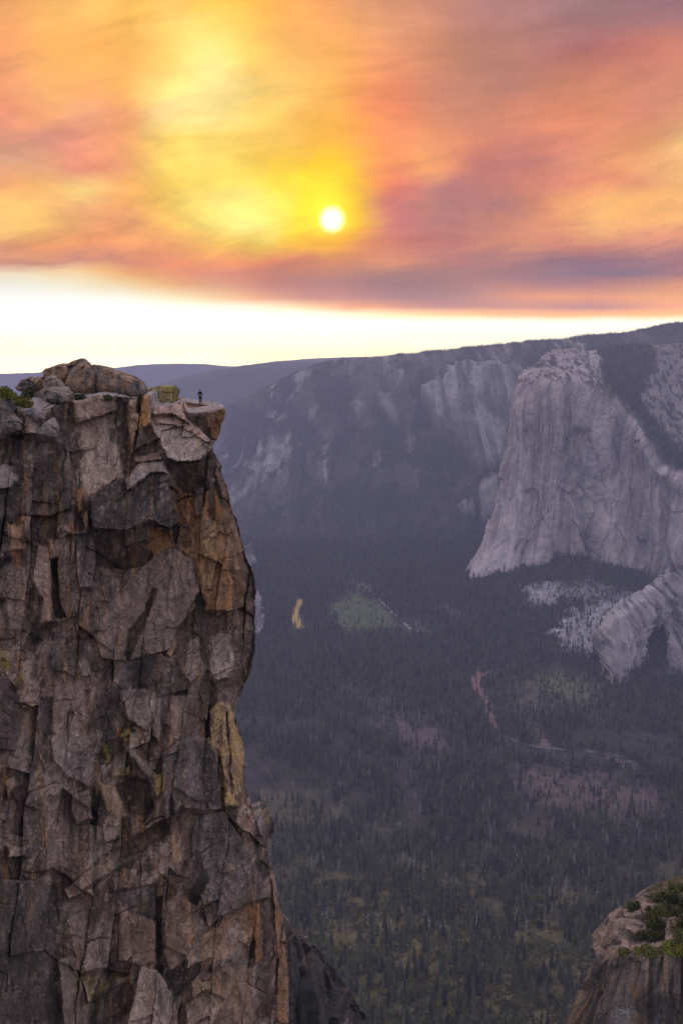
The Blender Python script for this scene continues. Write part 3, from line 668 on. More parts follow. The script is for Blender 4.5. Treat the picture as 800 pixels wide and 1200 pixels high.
    col = lerp(col, C(0.08, 0.075, 0.075), (0.35 * chim)[..., None])
    col = lerp(col, C(0.10, 0.09, 0.095), (0.45 * lines * wall * sst(-0.5, 0.1, nz))[..., None])
    # summit dome: pale slabs with soil and brush between them
    dome = (1 - wall)
    br = sst(-0.1, 0.2, 0.6 * fbm(p[..., 0] / 45, p[..., 1] / 300 + b / 70, 73, 4) + 0.8 * fbm(p[..., 0] / 14, p[..., 1] / 110 + b / 26, 74, 3))
    col = lerp(col, lerp(C(0.33, 0.285, 0.27), C(0.085, 0.075, 0.065), br[..., None]), dome[..., None])
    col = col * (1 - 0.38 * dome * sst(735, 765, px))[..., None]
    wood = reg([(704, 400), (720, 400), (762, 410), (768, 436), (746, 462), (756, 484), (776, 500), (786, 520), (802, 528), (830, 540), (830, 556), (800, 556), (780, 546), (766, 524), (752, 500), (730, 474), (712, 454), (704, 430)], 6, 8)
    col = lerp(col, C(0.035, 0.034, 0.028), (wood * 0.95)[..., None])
    dn = sst(4.9, 6.4, v) * reg([(612, 668), (640, 640), (700, 640), (735, 668), (760, 690), (760, 720), (600, 720)], 4, 6)
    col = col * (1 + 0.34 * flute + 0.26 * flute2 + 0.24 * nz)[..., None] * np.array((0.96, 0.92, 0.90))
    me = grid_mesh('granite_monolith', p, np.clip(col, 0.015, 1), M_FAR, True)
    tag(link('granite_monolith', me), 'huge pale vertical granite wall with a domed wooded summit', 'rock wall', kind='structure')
    vis = (px > -60) & (px < 870) & (v < 3.05) & (v > 0.5)
    scatter_patch(p, vis * np.clip(br * 0.6 * (1 - wood), 0, 1), 1 / 300, 0.35, 0.75)
    vis2 = (px > -60) & (px < 870)
    scatter_patch(p, vis2 * wood, 1 / 110, 0.5, 1.0)
monolith()

def buttress(name, label, rows, seed, bright):
    p = resample(net(rows), 300, 260)
    nrm = normals(p); nrm *= np.where(nrm[..., 1:2] > 0.05, -1, 1)
    a = p[..., 0]; b = p[..., 2]
    fl = fbm(a / 22, b / 150, seed, 4); nz = fbm(a / 60, b / 60, seed + 1, 5)
    f1, f2, r1, r2, r3, ox, oy = voro(a / 60 + 0.3 * nz, b / 90, seed + 2)
    p = p + nrm * (34 * nz + 3 * fl + 26 * (r1 - 0.5) + 22 * (r2 - 0.5) * ox + 6 * fbm(a / 9, b / 12, seed + 4, 3))[..., None]
    col = np.array((0.31, 0.265, 0.25)) * bright * (1 + 0.28 * fl + 0.45 * nz)[..., None]
    px, py = proj(p)
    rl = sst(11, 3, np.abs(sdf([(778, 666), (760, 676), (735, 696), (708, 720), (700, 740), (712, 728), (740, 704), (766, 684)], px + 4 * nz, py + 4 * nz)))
    col = lerp(col * 0.72, np.array((0.46, 0.40, 0.37)), (0.75 * rl)[..., None])  # pale slab on the ridge; the rest shaded in colour, turned from west light
    col = lerp(col, np.array((0.06, 0.055, 0.05)), (0.75 * sst(0.05, 0.35, fbm(a / 40, b / 40, seed + 6, 4)))[..., None])
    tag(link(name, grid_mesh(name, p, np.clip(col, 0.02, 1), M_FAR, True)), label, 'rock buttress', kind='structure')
    scatter_patch(p, sst(0.1, 0.4, fbm(a / 40, b / 40, seed + 6, 4)) * 1.0, 1 / 160, 0.35, 0.7)
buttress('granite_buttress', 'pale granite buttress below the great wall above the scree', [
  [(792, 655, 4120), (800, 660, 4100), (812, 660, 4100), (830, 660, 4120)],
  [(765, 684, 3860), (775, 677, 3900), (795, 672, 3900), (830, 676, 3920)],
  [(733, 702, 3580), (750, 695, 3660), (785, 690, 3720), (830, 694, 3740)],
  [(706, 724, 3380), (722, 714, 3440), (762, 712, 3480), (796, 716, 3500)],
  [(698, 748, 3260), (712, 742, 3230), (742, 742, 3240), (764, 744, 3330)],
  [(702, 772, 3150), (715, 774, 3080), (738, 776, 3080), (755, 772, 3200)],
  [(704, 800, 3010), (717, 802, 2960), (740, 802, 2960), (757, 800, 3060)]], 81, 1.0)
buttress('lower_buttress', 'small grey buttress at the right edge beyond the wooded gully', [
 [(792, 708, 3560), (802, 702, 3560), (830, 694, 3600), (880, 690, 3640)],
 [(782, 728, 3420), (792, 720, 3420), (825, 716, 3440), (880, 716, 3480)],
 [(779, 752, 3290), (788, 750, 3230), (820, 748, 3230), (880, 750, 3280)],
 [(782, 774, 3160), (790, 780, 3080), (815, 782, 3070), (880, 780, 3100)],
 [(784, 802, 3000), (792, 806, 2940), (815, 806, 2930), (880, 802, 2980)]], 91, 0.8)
buttress('pale_pinnacle', 'pale rock slab just showing beyond the cliff edge', [
  [(288, 694, 3740), (294, 692, 3740), (298, 694, 3760), (302, 698, 3800)],
  [(284, 706, 3700), (292, 705, 3660), (301, 708, 3660), (306, 711, 3720)],
  [(280, 720, 3640), (292, 722, 3600), (303, 722, 3600), (310, 722, 3680)],
  [(276, 736, 3580), (292, 736, 3560), (303, 734, 3560), (311, 732, 3640)],
  [(274, 746, 3560), (292, 746, 3540), (303, 744, 3540), (312, 742, 3600)]], 95, 0.95)
buttress('small_pinnacle', 'tiny pale rock tip higher up beside the cliff edge', [
  [(288, 640, 4600), (290, 638, 4600), (292, 642, 4620), (294, 645, 4650)],
  [(286, 648, 4560), (291, 647, 4520), (294, 650, 4520), (296, 652, 4560)],
  [(284, 656, 4500), (290, 658, 4460), (295, 657, 4460), (297, 658, 4520)],
  [(284, 664, 4460), (290, 665, 4420), (296, 665, 4420), (299, 664, 4480)]], 97, 1.0)

# ================================================================== THE NEAR CLIFF
EDGE = np.array([(420, 262), (478, 262), (481, 264), (491, 263), (497, 259), (508, 258), (516, 254), (522, 250), (530, 251), (538, 255), (546, 260), (552, 259), (565, 263), (580, 267), (600, 273), (607, 277),
    (625, 281), (640, 284), (655, 289), (668, 296), (685, 299), (692, 300), (706, 299), (730, 298), (742, 299), (762, 298), (778, 296), (792, 291), (805, 285), (818, 280), (834, 275), (850, 279), (870, 284), (890, 286), (915, 287),
    (935, 291), (955, 297), (972, 304), (990, 310), (1010, 317), (1030, 322), (1060, 327), (1080, 332), (1100, 336), (1130, 338), (1170, 338), (1240, 339)], float)
def edge(py): return np.interp(py, EDGE[:, 0], EDGE[:, 1])
RIM = np.array([(-60, 505), (-25, 492), (0, 484), (16, 478), (30, 477), (46, 481), (60, 478), (74, 471), (87, 470), (96, 467), (116, 463), (134, 464), (150, 466), (160, 467), (172, 462), (176, 466), (180, 478), (200, 475), (213, 470.5), (215.5, 471), (217, 482), (222, 484), (240, 482), (255, 480), (262, 478.5), (300, 478.5)], float)
def rimy(px): return np.interp(px, RIM[:, 0], RIM[:, 1])
def cliffY(px): return np.interp(px, [-60, 0, 60, 150, 262, 340], [77, 81, 86, 91.5, 96, 97])

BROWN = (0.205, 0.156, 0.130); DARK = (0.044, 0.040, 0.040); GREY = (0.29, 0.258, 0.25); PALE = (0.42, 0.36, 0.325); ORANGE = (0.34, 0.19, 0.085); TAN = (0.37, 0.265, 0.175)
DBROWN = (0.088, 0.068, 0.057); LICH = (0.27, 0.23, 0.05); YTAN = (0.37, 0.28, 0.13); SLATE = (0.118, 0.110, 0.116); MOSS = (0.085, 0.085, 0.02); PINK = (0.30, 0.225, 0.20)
# polygon, offset towards the viewer (m), slope in x and y (m per px), colour, colour strength, roughness of the block structure
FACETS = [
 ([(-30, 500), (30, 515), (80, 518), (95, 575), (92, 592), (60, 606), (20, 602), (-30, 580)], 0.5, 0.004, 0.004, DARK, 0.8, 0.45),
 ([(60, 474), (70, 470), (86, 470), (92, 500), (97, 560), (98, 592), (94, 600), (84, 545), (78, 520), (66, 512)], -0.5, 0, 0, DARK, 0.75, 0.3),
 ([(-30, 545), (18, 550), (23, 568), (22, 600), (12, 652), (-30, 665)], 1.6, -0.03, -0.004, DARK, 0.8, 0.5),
 ([(-30, 540), (14, 545), (20, 560), (12, 572), (-30, 575)], 1.8, -0.03, 0.05, GREY, 0.9, 0.4),
 ([(92, 498), (137, 482), (139, 515), (145, 558), (128, 567), (99, 583), (96, 555)], -0.35, 0.006, 0.004, PALE, 0.95, 0.22),
 ([(87, 470), (116, 462), (134, 464), (137, 481), (120, 487), (92, 497), (88, 490)], 0.75, 0.0, 0.012, BROWN, 0.9, 0.3),
 ([(137, 468), (172, 464), (176, 500), (188, 520), (187, 533), (160, 538), (150, 560), (142, 530)], 0.0, 0.01, 0, BROWN, 0.7, 0.45),
 ([(137, 470), (151, 470), (152, 510), (150, 545), (143, 532), (140, 505)], -0.35, 0, 0, DARK, 0.85, 0.4),
 ([(125, 503), (138, 500), (140, 530), (132, 520)], -0.5, 0, 0, DARK, 0.7, 0.4),
 ([(152, 472), (162, 468), (165, 492), (160, 510), (157, 530), (154, 532), (151, 505)], 0.3, 0.0, 0, TAN, 0.95, 0.3),
 ([(167, 465), (176, 462), (177, 498), (170, 502), (165, 498)], 0.5, 0.02, 0, ORANGE, 0.95, 0.3),
 ([(162, 466), (167, 464), (166, 484), (162, 484)], -0.8, 0, 0, DARK, 0.9, 0.2),
 ([(160, 505), (178, 498), (187, 520), (187, 530), (165, 536), (158, 530)], -0.2, 0, 0.0, DARK, 0.8, 0.5),
 ([(155, 536), (188, 528), (190, 538), (163, 542)], 0.6, 0, 0.03, BROWN, 0.8, 0.4),
 ([(178, 476), (200, 474), (214, 470), (217, 484), (217, 494), (205, 488), (180, 490)], 0.5, 0, 0.03, PINK, 0.9, 0.3),
 ([(214, 482), (226, 482), (240, 482), (264, 477), (265, 492), (260, 511), (255, 518), (247, 515), (232, 500), (218, 490)], 0.25, 0.01, -0.015, DBROWN, 0.9, 0.35),
 ([(242, 483), (265, 478), (265, 495), (259, 510), (255, 518), (247, 514), (243, 498)], 0.45, 0.0, -0.012, ORANGE, 0.75, 0.35),
 ([(218, 485), (236, 484), (240, 503), (232, 500), (219, 491)], 0.2, 0.0, -0.012, DARK, 0.8, 0.35),
 ([(179, 488), (205, 487), (216, 494), (232, 503), (249, 519), (248, 526), (236, 537), (222, 541), (205, 541), (196, 536), (188, 520), (181, 503)], 1.3, 0.006, 0.026, GREY, 0.95, 0.25),
 ([(179, 488), (205, 486), (217, 493), (233, 502), (249, 518), (240, 518), (224, 506), (205, 497), (184, 496)], 0.9, 0.0, 0.035, PINK, 0.9, 0.2),
 ([(197, 541), (222, 543), (237, 538), (252, 528), (253, 548), (250, 575), (235, 588), (212, 584), (204, 562)], -0.5, -0.004, -0.024, DBROWN, 0.85, 0.35),
 ([(105, 583), (128, 568), (150, 556), (163, 543), (178, 540), (192, 540), (205, 568), (213, 590), (210, 612), (198, 619), (175, 611), (150, 622), (130, 624), (110, 620), (104, 600)], 1.9, 0.002, 0.012, DARK, 0.92, 0.3),
 ([(146, 560), (163, 543), (178, 540), (192, 540), (200, 556), (190, 553), (176, 554), (160, 566), (148, 574)], 1.7, 0.0, 0.035, GREY, 0.8, 0.3),
 ([(110, 622), (150, 624), (178, 613), (200, 620), (206, 640), (180, 660), (150, 666), (115, 665), (106, 642)], 0.1, 0, -0.024, DBROWN, 0.8, 0.5),
 ([(87, 598), (96, 594), (104, 602), (106, 622), (88, 626)], -0.4, 0, 0, DBROWN, 0.8, 0.4),
 ([(88, 622), (110, 620), (114, 660), (108, 690), (92, 690)], 0.7, 0.0, 0.01, SLATE, 0.8, 0.6),
 ([(88, 572), (98, 575), (98, 600), (90, 604)], 0.2, 0.0, 0.0, ORANGE, 0.8, 0.3),
 ([(176, 620), (198, 622), (202, 640), (180, 652), (175, 640)], 0.0, 0, 0, ORANGE, 0.75, 0.4),
 ([(200, 572), (235, 582), (253, 570), (268, 600), (284, 640), (290, 700), (262, 722), (240, 720), (234, 690), (226, 655), (206, 640), (212, 608)], 0.3, 0.004, 0.006, ORANGE, 0.72, 0.8),
 ([(228, 575), (240, 572), (240, 606), (228, 606)], 0.1, 0, 0, SLATE, 0.8, 0.4),
 ([(244, 560), (254, 560), (252, 610), (245, 612)], -0.5, 0, 0, DARK, 0.85, 0.4),
 ([(211, 615), (224, 612), (222, 640), (210, 650), (206, 640)], -0.1, 0, 0, DARK, 0.7, 0.5),
 ([(226, 608), (240, 604), (252, 610), (256, 650), (248, 690), (236, 690), (230, 650)], 0.5, 0.01, 0.004, YTAN, 0.45, 0.5),
 ([(258, 560), (268, 590), (278, 612), (300, 690), (299, 760), (290, 800), (276, 800), (272, 740), (272, 690), (264, 640)], -0.2, -0.02, 0, DBROWN, 0.75, 0.9),
 ([(130, 702), (180, 650), (205, 641), (225, 656), (233, 692), (216, 730), (197, 762), (170, 772), (150, 776), (120, 770), (112, 748)], 0.7, 0.006, 0.006, (0.205, 0.168, 0.152), 0.9, 0.4),
 ([(152, 740), (170, 716), (178, 690), (182, 692), (172, 726), (156, 760), (150, 776), (146, 768)], -0.25, 0, 0, DBROWN, 0.5, 0.4),
 ([(195, 765), (212, 735), (226, 704), (230, 708), (214, 744), (200, 772)], 0.9, 0, 0, TAN, 0.6, 0.4),
 ([(150, 778), (170, 768), (190, 766), (204, 775), (200, 800), (184, 806), (166, 806), (152, 800)], 0.3, 0.0, -0.02, SLATE, 0.8, 0.5),
 ([(206, 736), (226, 716), (265, 716), (290, 742), (282, 800), (245, 815), (216, 806), (202, 790)], 0.1, 0, 0, DBROWN, 0.75, 0.7),
 ([(222, 750), (236, 742), (236, 790), (226, 800), (214, 790)], 0.3, 0, 0, GREY, 0.6, 0.6),
 ([(252, 742), (268, 740), (276, 775), (268, 796), (252, 800), (244, 785)], 0.6, 0, 0.01, GREY, 0.65, 0.6),
 ([(140, 808), (176, 808), (182, 830), (178, 850), (166, 853), (150, 842)], 0.35, 0, 0, GREY, 0.75, 0.25),
 ([(183, 803), (199, 805), (197, 850), (190, 850), (184, 830)], 0.1, 0, 0, SLATE, 0.85, 0.2),
 ([(176, 810), (182, 812), (189, 855), (186, 870), (178, 862)], 0.7, 0, 0, PALE, 0.7, 0.2),
 ([(200, 812), (233, 812), (236, 838), (224, 860), (204, 870), (198, 850)], 0.0, 0, 0, (0.2, 0.16, 0.145), 0.85, 0.3),
 ([(200, 815), (209, 815), (210, 850), (204, 862), (198, 850)], 0.1, 0, 0, PINK, 0.75, 0.3),
 ([(190, 882), (225, 858), (243, 866), (254, 880), (258, 930), (260, 948), (235, 952), (214, 946), (192, 962)], 0.9, 0.004, 0.004, SLATE, 0.85, 0.35),
 ([(228, 868), (246, 862), (256, 900), (260, 945), (240, 948), (234, 910)], 0.7, 0.0, 0, DARK, 0.75, 0.3),
 ([(243, 832), (256, 824), (270, 828), (284, 870), (287, 925), (278, 946), (262, 946), (266, 915), (254, 880), (248, 878)], 0.4, -0.01, 0, YTAN, 0.9, 0.35),
 ([(264, 836), (266, 836), (274, 930), (271, 930)], -0.2, 0, 0, DBROWN, 0.9, 0.2),
 ([(117, 872), (127, 868), (133, 906), (154, 896), (154, 908), (134, 913), (126, 908)], 0.3, 0, 0, LICH, 0.75, 0.5),
 ([(138, 862), (150, 850), (178, 902), (186, 908), (191, 908), (191, 928), (184, 936), (177, 926), (174, 910)], 0.3, 0, 0, LICH, 0.55, 0.5),
 ([(177, 908), (190, 908), (190, 930), (183, 937)], 0.35, 0, 0, LICH, 0.85, 0.3),
 ([(144, 873), (156, 872), (176, 906), (172, 912)], 0.7, 0, 0, GREY, 0.8, 0.3),
 ([(204, 965), (209, 960), (212, 990), (209, 1014), (202, 1010), (198, 950), (202, 930)], 0.2, 0, 0, YTAN, 0.65, 0.5),
 ([(-10, 760), (16, 764), (12, 786), (-10, 794)], 0.2, 0, 0, LICH, 0.8, 0.6),
 ([(20, 792), (26, 791), (24, 801), (17, 800)], 0.2, 0, 0, LICH, 0.6, 0.6), ([(24, 824), (44, 824), (45, 830), (26, 830)], 0.2, 0, 0.05, LICH, 0.6, 0.5),
 ([(36, 900), (60, 890), (66, 930), (58, 970), (40, 975)], 0, 0, 0, MOSS, 0.4, 0.8),
 ([(134, 922), (158, 912), (176, 918), (181, 946), (168, 956), (150, 950)], -1.7, 0, 0.0, DBROWN, 0.9, 0.4),
 ([(115, 918), (134, 922), (150, 956), (140, 963), (124, 950)], 0.7, -0.02, 0.0, TAN, 0.7, 0.4),
 ([(60, 846), (90, 840), (112, 880), (108, 925), (80, 910), (62, 890)], 0.4, 0, 0, GREY, 0.6, 0.6),
 ([(84, 932), (108, 924), (108, 960), (90, 968), (82, 950)], 0.9, 0, 0, PINK, 0.5, 0.6),
 ([(104, 965), (120, 968), (122, 1005), (102, 1016)], 0.3, 0, 0, GREY, 0.6, 0.4),
 ([(75, 1042), (120, 1006), (192, 960), (198, 976), (125, 1026), (82, 1056)], 0.35, 0, 0.03, BROWN, 0.4, 0.7),
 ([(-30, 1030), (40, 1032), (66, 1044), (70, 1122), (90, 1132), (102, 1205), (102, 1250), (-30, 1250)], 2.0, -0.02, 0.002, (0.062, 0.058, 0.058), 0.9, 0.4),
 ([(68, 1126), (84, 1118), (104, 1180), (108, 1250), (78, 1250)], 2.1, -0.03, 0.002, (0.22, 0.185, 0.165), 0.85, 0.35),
 ([(94, 1142), (125, 1134), (150, 1141), (132, 1155), (103, 1176)], 0.2, 0, 0.06, MOSS, 0.9, 0.9),
 ([(104, 1176), (150, 1150), (160, 1165), (150, 1250), (108, 1250)], -0.8, 0, 0, DARK, 0.7, 0.5),
 ([(128, 1046), (184, 1036), (184, 1080), (160, 1072), (150, 1066)], -0.4, 0, 0, SLATE, 0.8, 0.5),
 ([(140, 1060), (150, 1068), (168, 1074), (184, 1082), (184, 1130), (165, 1132), (138, 1125)], 0.7, 0, 0.0, BROWN, 0.8, 0.6),
 ([(165, 1130), (186, 1135), (202, 1165), (190, 1250), (138, 1250), (156, 1165)], 1.2, 0.0, 0.008, PALE, 0.75, 0.5),
 ([(184, 1054), (191, 1052), (189, 1100), (190, 1142), (184, 1138), (186, 1095)], -0.9, 0, 0, DARK, 0.8, 0.3),
 ([(192, 1060), (224, 1030), (226, 1130), (200, 1140), (192, 1120)], 0.6, 0, 0, (0.22, 0.165, 0.13), 0.75, 0.4),
 ([(195, 1140), (218, 1128), (222, 1160), (206, 1166)], -0.6, 0, 0, DARK, 0.6, 0.4),
 ([(228, 955), (262, 950), (300, 1012), (316, 1052), (270, 1070), (244, 1086), (232, 1040), (224, 990)], 0.5, 0.004, 0.002, SLATE, 0.8, 0.6),
 ([(212, 1010), (236, 1000), (244, 1030), (230, 1060), (214, 1050)], 0.2, 0, -0.02, DARK, 0.7, 0.4),
 ([(234, 1096), (284, 1066), (300, 1060), (306, 1092), (252, 1130), (234, 1142)], 0.5, 0.0, 0.0, (0.27, 0.185, 0.13), 0.8, 0.3),
 ([(262, 1095), (278, 1082), (290, 1098), (280, 1112)], 0.5, 0.0, 0.0, GREY, 0.6, 0.3),
 ([(288, 1062), (306, 1058), (306, 1124), (298, 1132), (296, 1090)], 0.7, 0.02, 0.0, ORANGE, 0.75, 0.4),
 ([(306, 1058), (318, 1052), (322, 1120), (312, 1140), (307, 1125)], -0.2, 0, 0, DBROWN, 0.8, 0.5),
 ([(318, 1030), (336, 1098), (340, 1250), (322, 1250), (326, 1120)], 0.4, -0.02, 0, ORANGE, 0.6, 0.8),
 ([(224, 1150), (236, 1136), (252, 1138), (268, 1128), (300, 1134), (296, 1250), (222, 1250)], 0.4, 0, 0, (0.25, 0.18, 0.14), 0.75, 0.5),
 ([(232, 1150), (248, 1148), (246, 1172), (236, 1166)], 0.5, 0, 0, (0.38, 0.33, 0.2), 0.85, 0.3),
 ([(215, 1178), (240, 1160), (262, 1170), (250, 1200), (220, 1210)], 1.0, 0, 0.04, (0.2, 0.17, 0.155), 0.7, 0.4),
 ([(60, 655), (67, 652), (69, 700), (78, 724), (64, 726), (61, 690)], -1.1, 0, 0, DARK, 0.8, 0.2),
 ([(56, 632), (63, 632), (66, 650), (60, 655)], 0.6, 0, 0, TAN, 0.7, 0.3),
 ([(45, 638), (57, 640), (61, 668), (58, 690), (60, 728), (45, 735), (50, 700), (39, 680)], 0.6, 0, 0.003, PINK, 0.9, 0.3),
 ([(10, 613), (28, 611), (29, 640), (22, 648), (12, 644)], 0.5, 0, 0, TAN, 0.85, 0.4),
 ([(12, 645), (26, 645), (26, 664), (18, 668)], 0.1, 0, 0, ORANGE, 0.6, 0.4),
 ([(84, 610), (88, 608), (88, 644), (83, 660)], 0.5, 0, 0, ORANGE, 0.8, 0.3),
 ([(94, 606), (104, 598), (106, 620), (102, 622)], 0.8, 0, 0, TAN, 0.75, 0.3),
 ([(-10, 675), (26, 678), (28, 702), (-10, 702)], 0.3, 0, 0, PINK, 0.7, 0.5),
 ([(8, 702), (32, 704), (30, 738), (10, 740)], 0.1, 0, 0, (0.22, 0.175, 0.155), 0.7, 0.5),
 ([(62, 742), (76, 742), (74, 780), (60, 784)], -0.2, 0, 0, SLATE, 0.7, 0.5),
 ([(-30, 788), (8, 794), (19, 805), (25, 842), (18, 880), (-30, 878)], 1.3, -0.03, 0.004, (0.088, 0.072, 0.075), 0.9, 0.4),
 ([(48, 818), (62, 818), (62, 862), (54, 868), (46, 840)], -0.3, 0, 0, SLATE, 0.7, 0.4),
 ([(64, 800), (100, 800), (100, 845), (70, 858), (62, 840)], 0.2, 0, 0, (0.26, 0.205, 0.19), 0.75, 0.6),
 ([(4, 915), (18, 908), (22, 920), (8, 935)], 0.8, 0, 0.02, TAN, 0.6, 0.4),
 ([(96, 712), (106, 708), (104, 740), (96, 740)], 0.5, 0, 0, ORANGE, 0.6, 0.4),
 ([(10, 992), (32, 990), (30, 1002), (10, 1004)], 0.9, 0, 0.05, GREY, 0.6, 0.4),
]

def block_disp(a, b, rough, va=0.14):
    """broken granite: three generations of tilted joint blocks, cracks and weathering (metres)"""
    wx = 1.3 * fbm(a / 3.2, b / 4.0, 101, 5, 0.55); wy = 1.3 * fbm(a / 3.2, b / 4.0, 105, 5, 0.55)
    A = a + wx + 0.18 * b; B = b + wy
    # long vertical joints cut by staggered slanting breaks
    A0 = a + 0.10 * b + 0.55 * fbm(a / 4.0, b / 9.0, 102, 4, 0.55) + 0.10 * fbm(a / 0.5, b / 0.8, 103, 3); B0 = b + 0.7 * fbm(a / 3.0, b / 4.0, 104, 4, 0.55)
    u = A0 / 3.1 + 0.42 * vn2(A0 / 6.5, 0 * A0 + 0.5, 111); iu = np.floor(u).astype(np.int64); fu = u - iu; z0 = np.zeros_like(iu)
    ru = _h(iu, z0, z0, 112); sl = (_h(iu, z0, z0, 113) - 0.6) * 1.5
    v = (B0 + sl * (A0 - 3.1 * iu)) / (5.0 + 6.5 * ru) + 7.3 * ru; iv = np.floor(v).astype(np.int64); fv = v - iv
    r1 = _h(iu, iv, z0, 114); r2 = _h(iu, iv, z0, 115); r3 = _h(iu, iv, z0, 116)
    ox = fu - 0.5; oy = fv - 0.5
    D = 1.1 * (ru - 0.5) + 1.5 * (r1 - 0.5) + (r2 - 0.5) * ox * 3.4 + (r3 - 0.36) * oy * 4.4
    f1 = 0 * u; f2 = np.minimum(np.minimum(fu, 1 - fu) * 1.0, np.minimum(fv, 1 - fv) * 2.4)
    kk = sst(-0.2, 0.4, fbm(a / 2.5, b / 2.5, 107, 3)); crack = sst(0.07, 0.0, f2 - f1) * 0.3 * kk
    g1, g2, q1, q2, q3, ox, oy = voro((A - 0.25 * b) / 1.5, (B + 0.25 * a) / 4.0, 120)
    D2 = 0.13 * (q1 - 0.5) + (q2 - 0.5) * ox * 0.5 + (q3 - 0.42) * oy * 1.0
    crack2 = 0.0
    h1, h2, s1, s2, s3, ox, oy = voro((A + 0.3 * b) / 0.55, (B - 0.2 * a) / 0.95, 130)
    D3 = 0.10 * (s1 - 0.5) + (s2 - 0.5) * ox * 0.30 + (s3 - 0.45) * oy * 0.40
    big = 0.9 * fbm(a / 9, b / 16, 140, 3)
    fine = 0.15 * fbm(a / 1.1, b / 1.5, 142, 6, 0.62) + 0.32 * (ridged((a + 0.45 * b) / 2.4, (b - 0.3 * a) / 5.2, 146, 4) - 0.65) * np.clip(rough + 0.15, 0, 1)
    vert = va * fbm(a / 0.45, b / 4.5, 144, 3)
    t = (r2 - 0.5) * 1.5 + 0.25; cs_, sn_ = np.cos(t), np.sin(t)
    scr = fbm((A * cs_ - B * sn_) / 0.22, (A * sn_ + B * cs_) / 2.6, 148, 4, 0.6)
    fine = fine + 0.045 * scr
    return rough * (D - crack) + lerp(0.35, 1, np.clip(rough, 0, 1)) * (D2 - crack2 + D3 + vert) + big * rough + fine, r1, q1, scr

def cliff_colour(a, b, r1, q1, seed=0):
    def C(*c): return np.array(c, float)
    n1 = fbm(a / 6, b / 9, 150 + seed, 4); st = fbm(a / 0.8, b / 9, 152 + seed, 4); st2 = fbm(a / 0.5, b / 6, 155 + seed, 4); n2 = fbm(a / 1.6, b / 2.2, 157 + seed, 4)
    col = lerp(C(*BROWN), C(*DBROWN), np.clip(r1 * 1.2 - 0.1, 0, 1)[..., None])
    col = lerp(col, C(*GREY), (0.6 * sst(0.05, 0.5, n1 + 0.7 * (q1 - 0.5)))[..., None])
    col = lerp(col, C(*DARK), (0.7 * sst(0.1, 0.5, -n1 + 0.6 * st))[..., None])
    col = lerp(col, C(*ORANGE), (0.6 * sst(0.2, 0.6, st2 + 0.35 * n2))[..., None])
    return col, n1, st, st2, n2

